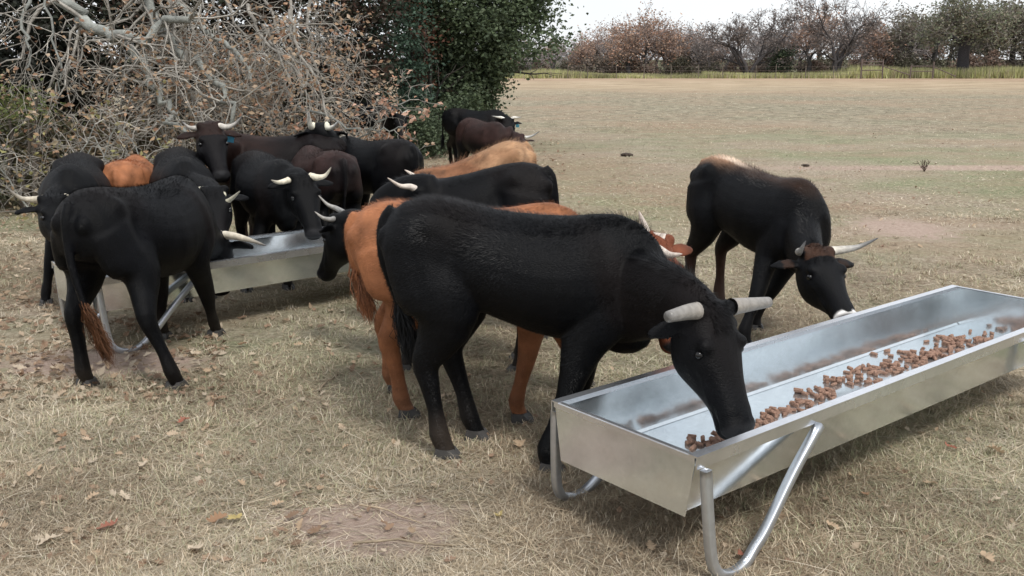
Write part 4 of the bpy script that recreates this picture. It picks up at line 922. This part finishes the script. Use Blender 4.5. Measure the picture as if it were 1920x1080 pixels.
# 9
cow('dark brown cow with raised head facing the camera and a blue tag', (-2.35, 9.9), 176, 1.0, W(393, 232, 8.95), W(410, 292, 8.7),
    horns={-1: ['w', W(368, 238, 8.95), W(354, 236, 8.9), W(342, 226, 8.9)], 1: ['w', W(424, 236, 8.95), W(440, 230, 8.95), W(453, 216, 8.95)]}, horncol=[(.6, .55, .48), (.45, .42, .38), (.08, .08, .08)] , hornr=.03, eartag=[1], colfn=col_brownhead, vox=.015, nfur=9000, ears=(1, 0, -.3))
# 10
cow('black cow with two thick pale horns turning its head away, behind the brown cow', (-1.40, 9.85), 137, .97, W(600, 232, 9.9), W(580, 262, 10.3),
    horns={1: ['w', W(592, 240, 9.8), W(583, 228, 9.7), W(580, 208, 9.7)], -1: ['w', W(612, 236, 9.7), W(624, 233, 9.6), W(632, 222, 9.6)]} if False else {1: ['w', W(583, 236, 9.8), W(580, 222, 9.75), W(579, 208, 9.7)], -1: ['w', W(615, 238, 9.8), W(625, 235, 9.75), W(634, 225, 9.7)]},
    horncol=[(.75, .72, .55), (.6, .58, .5), (.4, .4, .4)], hornr=.034, vox=.016, nfur=8000, eartag=[1])
# 11
cow('dark maroon brown cow seen from behind in the middle of the left group', (-1.75, 9.1), 118, .94, W(585, 330, 10.1), W(575, 400, 10.5), colfn=col_brownrear, vox=.015, nfur=8000, hornr=.02, belly=.02)
# 14
cow('young black cow with slim grey horns reaching left over the left trough', (-.36, 5.98), 178, .84, W(640, 402, 6.25), W(596, 505, 6.42),
    horns={1: ['w', W(622, 408, 6.15), W(606, 405, 6.1), W(591, 394, 6.1)], -1: ['w', W(632, 388, 6.4), W(614, 380, 6.4), W(598, 364, 6.4)]}, horncol=[(.2, .2, .19), (.3, .29, .27), (.3, .28, .25)], hornr=.024, vox=.012, nfur=14000, thin=.8, headscale=1.1)
# 15
cow('black cow seen over the orange back, pale horns pointing left', (-.25, 6.75), 176, .985, W(795, 352, 6.7), W(750, 450, 6.8), thin=.85, pitch=8,
    horns={1: ['w', W(770, 347, 6.6), W(750, 345, 6.55), W(728, 331, 6.5)], -1: ['w', W(785, 333, 6.85), W(773, 324, 6.88), W(760, 316, 6.9)]}, horncol=[(.62, .56, .5), (.68, .6, .52), (.6, .5, .42)], hornr=.026, vox=.014, nfur=14000)
# 16
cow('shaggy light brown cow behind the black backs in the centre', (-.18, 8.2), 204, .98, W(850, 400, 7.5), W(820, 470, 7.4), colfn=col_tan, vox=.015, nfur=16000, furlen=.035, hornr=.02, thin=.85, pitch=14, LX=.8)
# 17
cow('dark brown cow near the field, head low and one dark tipped horn', (-.40, 14.0), -60, .9, W(970, 252, 13.7), W(973, 284, 13.4), colfn=col_brownrear,
    horns={-1: ['w', W(955, 256, 13.9), W(948, 254, 13.9), W(941, 250, 13.9)], 1: ['w', W(985, 256, 13.9), W(998, 253, 13.9), W(1011, 245, 13.9)]}, horncol=[(.75, .72, .66), (.5, .5, .48), (.06, .06, .06)], hornr=.03, vox=.02, nfur=3000, headscale=1.1)
# 18
cow('black cow farthest toward the open field, facing the camera', (-.60, 17.0), -20, .9, W(952, 222, 16.4), W(955, 258, 16.1), feet=dict(hr=G(846, 311)),
    horns={-1: ['w', W(940, 219, 16.4), W(932, 218, 16.4), W(922, 216, 16.4)], 1: ['w', W(963, 219, 16.4), W(970, 219, 16.4), W(978, 218, 16.4)]}, horncol=[(.75, .72, .66), (.7, .68, .62), (.1, .1, .1)], hornr=.03, vox=.02, nfur=3000, eartag=[1], headscale=1.1)
# 19
cow('black cow in the shade behind the bare twigs by the evergreen oak', (-2.7, 18.6), -20, .95, W(750, 212, 18.0), W(752, 244, 17.8),
    horns={-1: ['w', W(743, 210, 18), W(738, 206, 18)], 1: ['w', W(758, 210, 18), W(766, 204, 18)]}, horncol=[(.7, .68, .6), (.7, .68, .6), (.5, .5, .45)], hornr=.03, vox=.022)

# ---------------------------------------------------------------- grass and litter
RNG = np.random.default_rng(77)
def dirt_mask(x, y):
    m_ = np.ones_like(x)
    for cx, cy, rx, ry in DIRT[:2] + DIRT[3:]:
        d_ = ((x - cx) / rx) ** 2 + ((y - cy) / ry) ** 2; m_ = np.minimum(m_, np.clip(d_ - .25 + .35 * snoise(x, y, 7, 2), 0.06, 1))
    return m_
def grass_field():
    VV, FF, CC = [], [], []; base = 0
    pal = np.array([(.50, .41, .29), (.61, .52, .385), (.42, .35, .26), (.31, .235, .16), (.66, .59, .47), (.36, .36, .22), (.46, .44, .3)])
    def add(x, y, ln, wd, tilt0, tilt1, palw, curve=.3, z0=0.0):
        nonlocal base
        n_ = len(x); az = RNG.uniform(0, 2 * PI, n_); tl = RNG.uniform(tilt0, tilt1, n_)
        dx, dy = np.cos(az), np.sin(az); hx_, hz_ = np.cos(tl) * ln, np.sin(tl) * ln
        wx, wy = -dy * wd, dx * wd; cu = RNG.normal(0, curve, n_) * ln
        z = z0 + np.abs(RNG.normal(0, .006, n_)) if np.isscalar(z0) else z0
        mx, my = x + dx * hx_ * .5 - dy * cu * .35, y + dy * hx_ * .5 + dx * cu * .35
        ex_, ey = x + dx * hx_ - dy * cu * .2, y + dy * hx_ + dx * cu * .2
        mz = z + hz_ * .6; ez = z + hz_ * .9
        V = np.stack([np.stack([x - wx, y - wy, z], -1), np.stack([x + wx, y + wy, z], -1), np.stack([mx + wx, my + wy, mz], -1), np.stack([mx - wx, my - wy, mz], -1), np.stack([ex_, ey, ez], -1)], 1)
        i = base + np.arange(n_)[:, None] * 5
        FF.append(np.concatenate([i + [[0, 1, 2]], i + [[0, 2, 3]], i + [[3, 2, 4]]])); VV.append(V.reshape(-1, 3)); base += n_ * 5
        bn = snoise(x, y, 1.6, 31); gn = snoise(x, y, .9, 33); p_ = np.tile(np.array(palw, float), (n_, 1))
        p_[:, 3] *= np.clip(1 + 3.5 * bn, .1, 6); p_[:, 2] *= np.clip(1 + bn, .3, 3); p_[:, 5] *= np.clip(1.2 + 3.5 * gn, .1, 6); p_[:, 6] *= np.clip(1.2 + 2.5 * gn, .1, 5); p_[:, 4] *= np.clip(1 - bn, .2, 3)
        p_ /= p_.sum(1)[:, None]; cs = p_.cumsum(1); k = (RNG.uniform(0, 1, n_)[:, None] > cs).sum(1).clip(0, 6)
        c = pal[k] * RNG.uniform(.6, 1.2, n_)[:, None] * (1 + .16 * snoise(x, y, 3.3, 41))[:, None]; CC.append(np.repeat(c, 5, 0))
    def pts(n_, py0, py1, x0=-150, x1=2070, clump=None, pw=1.):
        px = RNG.uniform(x0, x1, n_); py = py0 + (py1 - py0) * RNG.uniform(0, 1, n_) ** pw
        X = (px - 960) / FPX; U = (540 - py) / FPX; t = -CAM_H / (-SP + U * CP); return X * t, (CP + U * SP) * t
    # flat straw thatch
    x, y = pts(330000, 440, 1180); k = RNG.uniform(0, 1, len(x)) < dirt_mask(x, y); x, y = x[k], y[k]; n_ = len(x)
    add(x, y, RNG.uniform(.03, .13, n_) * (1 + .3 * snoise(x, y, 2, 5)), .00045 + .0002 * y, -.03, .22, [2.6, 2.2, 2.6, 2.1, 1.3, .6, 1.], .5)
    # clumped straw, a bit raised
    cx, cy = pts(5200, 400, 1150); r_ = np.repeat(np.arange(len(cx)), 22); x = cx[r_] + RNG.normal(0, .035, len(r_)); y = cy[r_] + RNG.normal(0, .035, len(r_)); k = RNG.uniform(0, 1, len(x)) < dirt_mask(x, y) ** 2; x, y = x[k], y[k]
    add(x, y, RNG.uniform(.03, .085, len(x)), .0005 + .00018 * y, .15, 1.1, [3, 3, 2, 1, 1.5, 1.6, 2], .4)
    # mid distance
    x, y = pts(90000, 230, 500); k = RNG.uniform(0, 1, len(x)) < dirt_mask(x, y); x, y = x[k], y[k]
    add(x, y, RNG.uniform(.04, .12, len(x)), .0006 + .00022 * y, .0, .25, [3, 3, 3, 2, 1.5, 2, 2.2], .4)
    x, y = pts(22000, 170, 250, 850); add(x, y, RNG.uniform(.04, .1, len(x)) * (1 + y * .01), .0003 * y, .0, .18, [3, 2, 3, 2.4, .8, 2.4, 2], .4)
    # long wiry stalks
    x, y = pts(2600, 500, 1150); k = RNG.uniform(0, 1, len(x)) < dirt_mask(x, y) ** 3; x, y = x[k], y[k]; add(x, y, RNG.uniform(.14, .34, len(x)), .0011 + .0001 * y, .0, .16, [3, 3, 1, 1, 3, .2, .3], .25, .012)
    # matted brown hay swirls like the trodden patches around the troughs
    for px, py, rx, ry, nn in [(470, 900, .5, .3, 7000), (900, 1000, .6, .25, 6500), (560, 820, .4, .2, 3500), (300, 1010, .5, .2, 5000), (1080, 930, .45, .3, 5000), (900, 640, .5, .3, 3000), (1460, 620, .5, .4, 4500), (100, 930, .4, .3, 3000), (1650, 900, .5, .5, 6000), (1500, 480, 1., .8, 5000), (1100, 1050, .4, .2, 3500)]:
        c = gnd(px, py); x = c[0] + RNG.normal(0, rx * .6, nn); y = c[1] + RNG.normal(0, ry * .7, nn); k = RNG.uniform(0, 1, nn) < dirt_mask(x, y) ** 2; x, y = x[k], y[k]
        add(x, y, RNG.uniform(.06, .2, len(x)), .0008 + .0001 * y, .0, .3, [2, 1.2, 3, 4, .5, .4, 1], .9)
    me = mk_mesh('dry_grass', np.concatenate(VV), np.concatenate(FF), np.concatenate(CC))
    tag(link('dry_grass', me, M['straw']), 'trodden dry straw coloured grass covering the pasture', 'grass', kind='stuff')
grass_field()

def leaf_mesh(seed):
    rg = random.Random(seed); out_ = []; m_ = 11
    for i in range(m_):
        t = i / (m_ - 1); w_ = math.sin(PI * min(t * .93 + .05, 1)) * .3 * (1.25 if i % 2 else .55); out_.append((t - .5, max(w_, .02)))
    V = [(x, w_, .0) for x, w_ in out_] + [(x, 0, 0) for x, _ in out_] + [(x, -w_ * rg.uniform(.8, 1.1), 0) for x, w_ in out_]
    cx, cy, ph = rg.uniform(.3, 1.1), rg.uniform(.5, 1.4), rg.uniform(0, 3)
    V = [(x, y, cx * x * x * .8 + cy * y * y * 1.5 + .06 * math.sin(7 * x + ph) + .03 * math.sin(9 * y + ph)) for x, y, z in V]
    F = [(i, i + 1, m_ + i + 1, m_ + i) for i in range(m_ - 1)] + [(m_ + i, m_ + i + 1, 2 * m_ + i + 1, 2 * m_ + i) for i in range(m_ - 1)]
    return np.array(V), np.array(F)
def litter():
    VV, FF, CC = [], [], []; base = 0; LM = [leaf_mesh(i) for i in range(6)]
    pal = np.array([(.42, .31, .21), (.34, .23, .16), (.5, .39, .28), (.27, .18, .12), (.55, .46, .35)])
    def sc_(n_, px0, px1, py0, py1, s0=.035, s1=.075):
        nonlocal base
        for _ in range(n_):
            px, py = RNG.uniform(px0, px1), RNG.uniform(py0, py1); c = gnd(px, py); V, F = LM[RNG.integers(0, 6)]; s = RNG.uniform(s0, s1); a_ = RNG.uniform(0, 6.28)
            tx, ty = RNG.normal(0, .35, 2); R = np.array(Matrix.Rotation(a_, 3, 'Z') @ Matrix.Rotation(tx, 3, 'X') @ Matrix.Rotation(ty, 3, 'Y'))
            Q = (V * s) @ R.T + c + [0, 0, .012 + abs(RNG.normal(0, .008)) + s * .12]
            VV.append(Q); FF.append(F + base); base += len(Q); CC.append(np.repeat((pal[RNG.integers(0, 5)] * RNG.uniform(.7, 1.15))[None], len(Q), 0))
    sc_(900, -100, 330, 395, 620); sc_(420, -100, 420, 600, 760); sc_(260, -80, 420, 330, 400); sc_(120, 0, 700, 560, 700); sc_(380, 700, 1060, 262, 330, .05, .09); sc_(120, -60, 160, 640, 740)
    sc_(300, 1000, 1980, 200, 470, .04, .07); sc_(330, 0, 1900, 640, 1070, .03, .055); sc_(140, 0, 620, 700, 1070, .04, .065)
    me = mk_mesh('leaf_litter', np.concatenate(VV), np.concatenate(FF), np.concatenate(CC), True)
    tag(link('leaf_litter', me, M['leaf']), 'scattered dead oak leaves drifted over the grass at left', 'leaf litter', kind='stuff')
litter()
# larger fallen leaves one can pick out in the foreground
random.seed(9)
LC = {'tan': (.5, .37, .25), 'pale': (.6, .5, .38), 'red': (.34, .14, .095), 'yellow': (.5, .4, .17), 'brown': (.33, .2, .12)}
def fallen(px, py, s, kind, label, group=None):
    V, F = leaf_mesh(int(px)); me = mk_mesh('fallen_leaf', V * s * 1.25, F, np.tile(np.array(LC[kind]), (len(V), 1)), True)
    o = link('fallen_leaf', me, M['leaf']); c = gnd(px, py); o.location = (c[0], c[1], .034); o.rotation_euler = (random.uniform(-.3, .3), random.uniform(-.3, .3), random.uniform(0, 6.28))
    tag(o, label, 'leaf', group)
fallen(345, 800, .06, 'red', 'reddish orange dead leaf lying in the dry grass below the left cow'); fallen(1865, 858, .09, 'tan', 'curled tan oak leaf lying right of the foreground trough leg')
fallen(1742, 920, .07, 'tan', 'small orange tan leaf in the grass below the foreground trough'); fallen(1780, 850, .05, 'red', 'small dark red leaf under the foreground trough edge')
fallen(975, 845, .075, 'tan', 'tan leaf between the front cow hooves'); fallen(95, 1028, .085, 'pale', 'pale lobed oak leaf near the lower left corner')
fallen(205, 1002, .075, 'red', 'reddish brown leaf right of the pale lobed leaf at lower left'); fallen(270, 885, .06, 'pale', 'pale curled leaf in the grass at left of centre')
fallen(440, 985, .065, 'yellow', 'yellowish leaf in the brown hay near bottom centre left'); fallen(408, 988, .07, 'brown', 'brown leaf beside the yellowish leaf in the hay')
for px, py, s, k in [(60, 900, .05, 'tan'), (120, 830, .06, 'brown'), (235, 945, .06, 'pale'), (455, 920, .045, 'tan'), (530, 760, .05, 'tan'), (610, 770, .05, 'pale'), (650, 850, .045, 'tan'), (175, 945, .05, 'tan'), (370, 1045, .07, 'pale'), (520, 960, .05, 'tan'), (20, 880, .05, 'pale'), (700, 930, .05, 'tan'), (1220, 1040, .05, 'tan'), (1390, 1055, .05, 'red'), (1620, 940, .05, 'brown'), (1560, 1000, .05, 'tan'), (1850, 1060, .06, 'tan'), (1600, 905, .045, 'tan'), (480, 690, .05, 'tan'), (560, 655, .05, 'tan'), (620, 610, .05, 'pale'), (390, 705, .06, 'tan'), (455, 655, .06, 'brown'), (935, 980, .05, 'yellow')]:
    fallen(px, py, s, k, 'small dead oak leaf lying in the dry foreground grass', 'dead oak leaves in the foreground grass')
def stick(p0, p1, r, label, group=None):
    a_, b_ = gnd(*p0), gnd(*p1); Q = np.array([a_ * (1 - t) + b_ * t + [random.uniform(-.01, .01), random.uniform(-.01, .01), .022 + .01 * math.sin(t * 5)] for t in np.linspace(0, 1, 7)])
    o_ = Q[0].copy(); V, F, C = tube_mesh([(Q - o_, np.linspace(r, r * .5, 7))], 6, (.3, .24, .17)); o = link('stick', mk_mesh('stick', V, F, C, True), M['bark']); o.location = tuple(o_); tag(o, label, 'stick', group)
stick((672, 955), (790, 985), .005, 'thin dry stick lying on the bare dirt patch'); stick((665, 1025), (900, 1030), .006, 'longer twig across the bottom edge of the dirt patch')
stick((1790, 850), (1910, 905), .003, 'thin pale stalk lying right of the foreground trough leg'); stick((600, 740), (635, 705), .007, 'short grey stick in the grass between the two groups of cattle')
stick((165, 948), (250, 953), .004, 'thin straight twig in the grass at lower left'); stick((340, 1008), (338, 1048), .004, 'short upright looking twig near the bottom edge at left')
# dung and a dead tuft far out in the field
def clod(px, py, s, label, name='dung_pat'):
    c = gnd(px, py); bm = bmesh.new(); bmesh.ops.create_icosphere(bm, subdivisions=3, radius=s)
    for v in bm.verts: k = 1 + .35 * mnoise.noise(v.co * (3 / s) + Vector((px, 0, 0))); v.co = Vector((v.co.x * k, v.co.y * k, v.co.z * .3 * k + .02))
    o = bm_obj(name, bm, mat('dung', (.05, .035, .025), .95), smooth=True); o.location = (c[0], c[1], 0); tag(o, label, 'dung')
clod(1175, 292, .12, 'dark dung pat out on the field beyond the brown cow'); clod(1510, 312, .07, 'small dung pat on the field behind the tan rumped cow')
c = gnd(1733, 322); rt = empty('dead_weed', (c[0], c[1], 0)); sk, tp = [], []
for k in range(9):
    a_ = k * .7; grow(sk, tp, (0, 0, 0), (math.cos(a_), math.sin(a_), .8), .14, .006, 0, 1, .5, 0, 3, (2, 3), 1., .6, .6)
V, F, C = tube_mesh([(p, np.maximum(r, .004)) for p, r, d in sk], 4, (.09, .055, .045)); link('stems', mk_mesh('stems', V, F, C), M['bark'], rt)
tag(rt, 'dry dark tumbled weed lying out in the open field at right', 'weed')
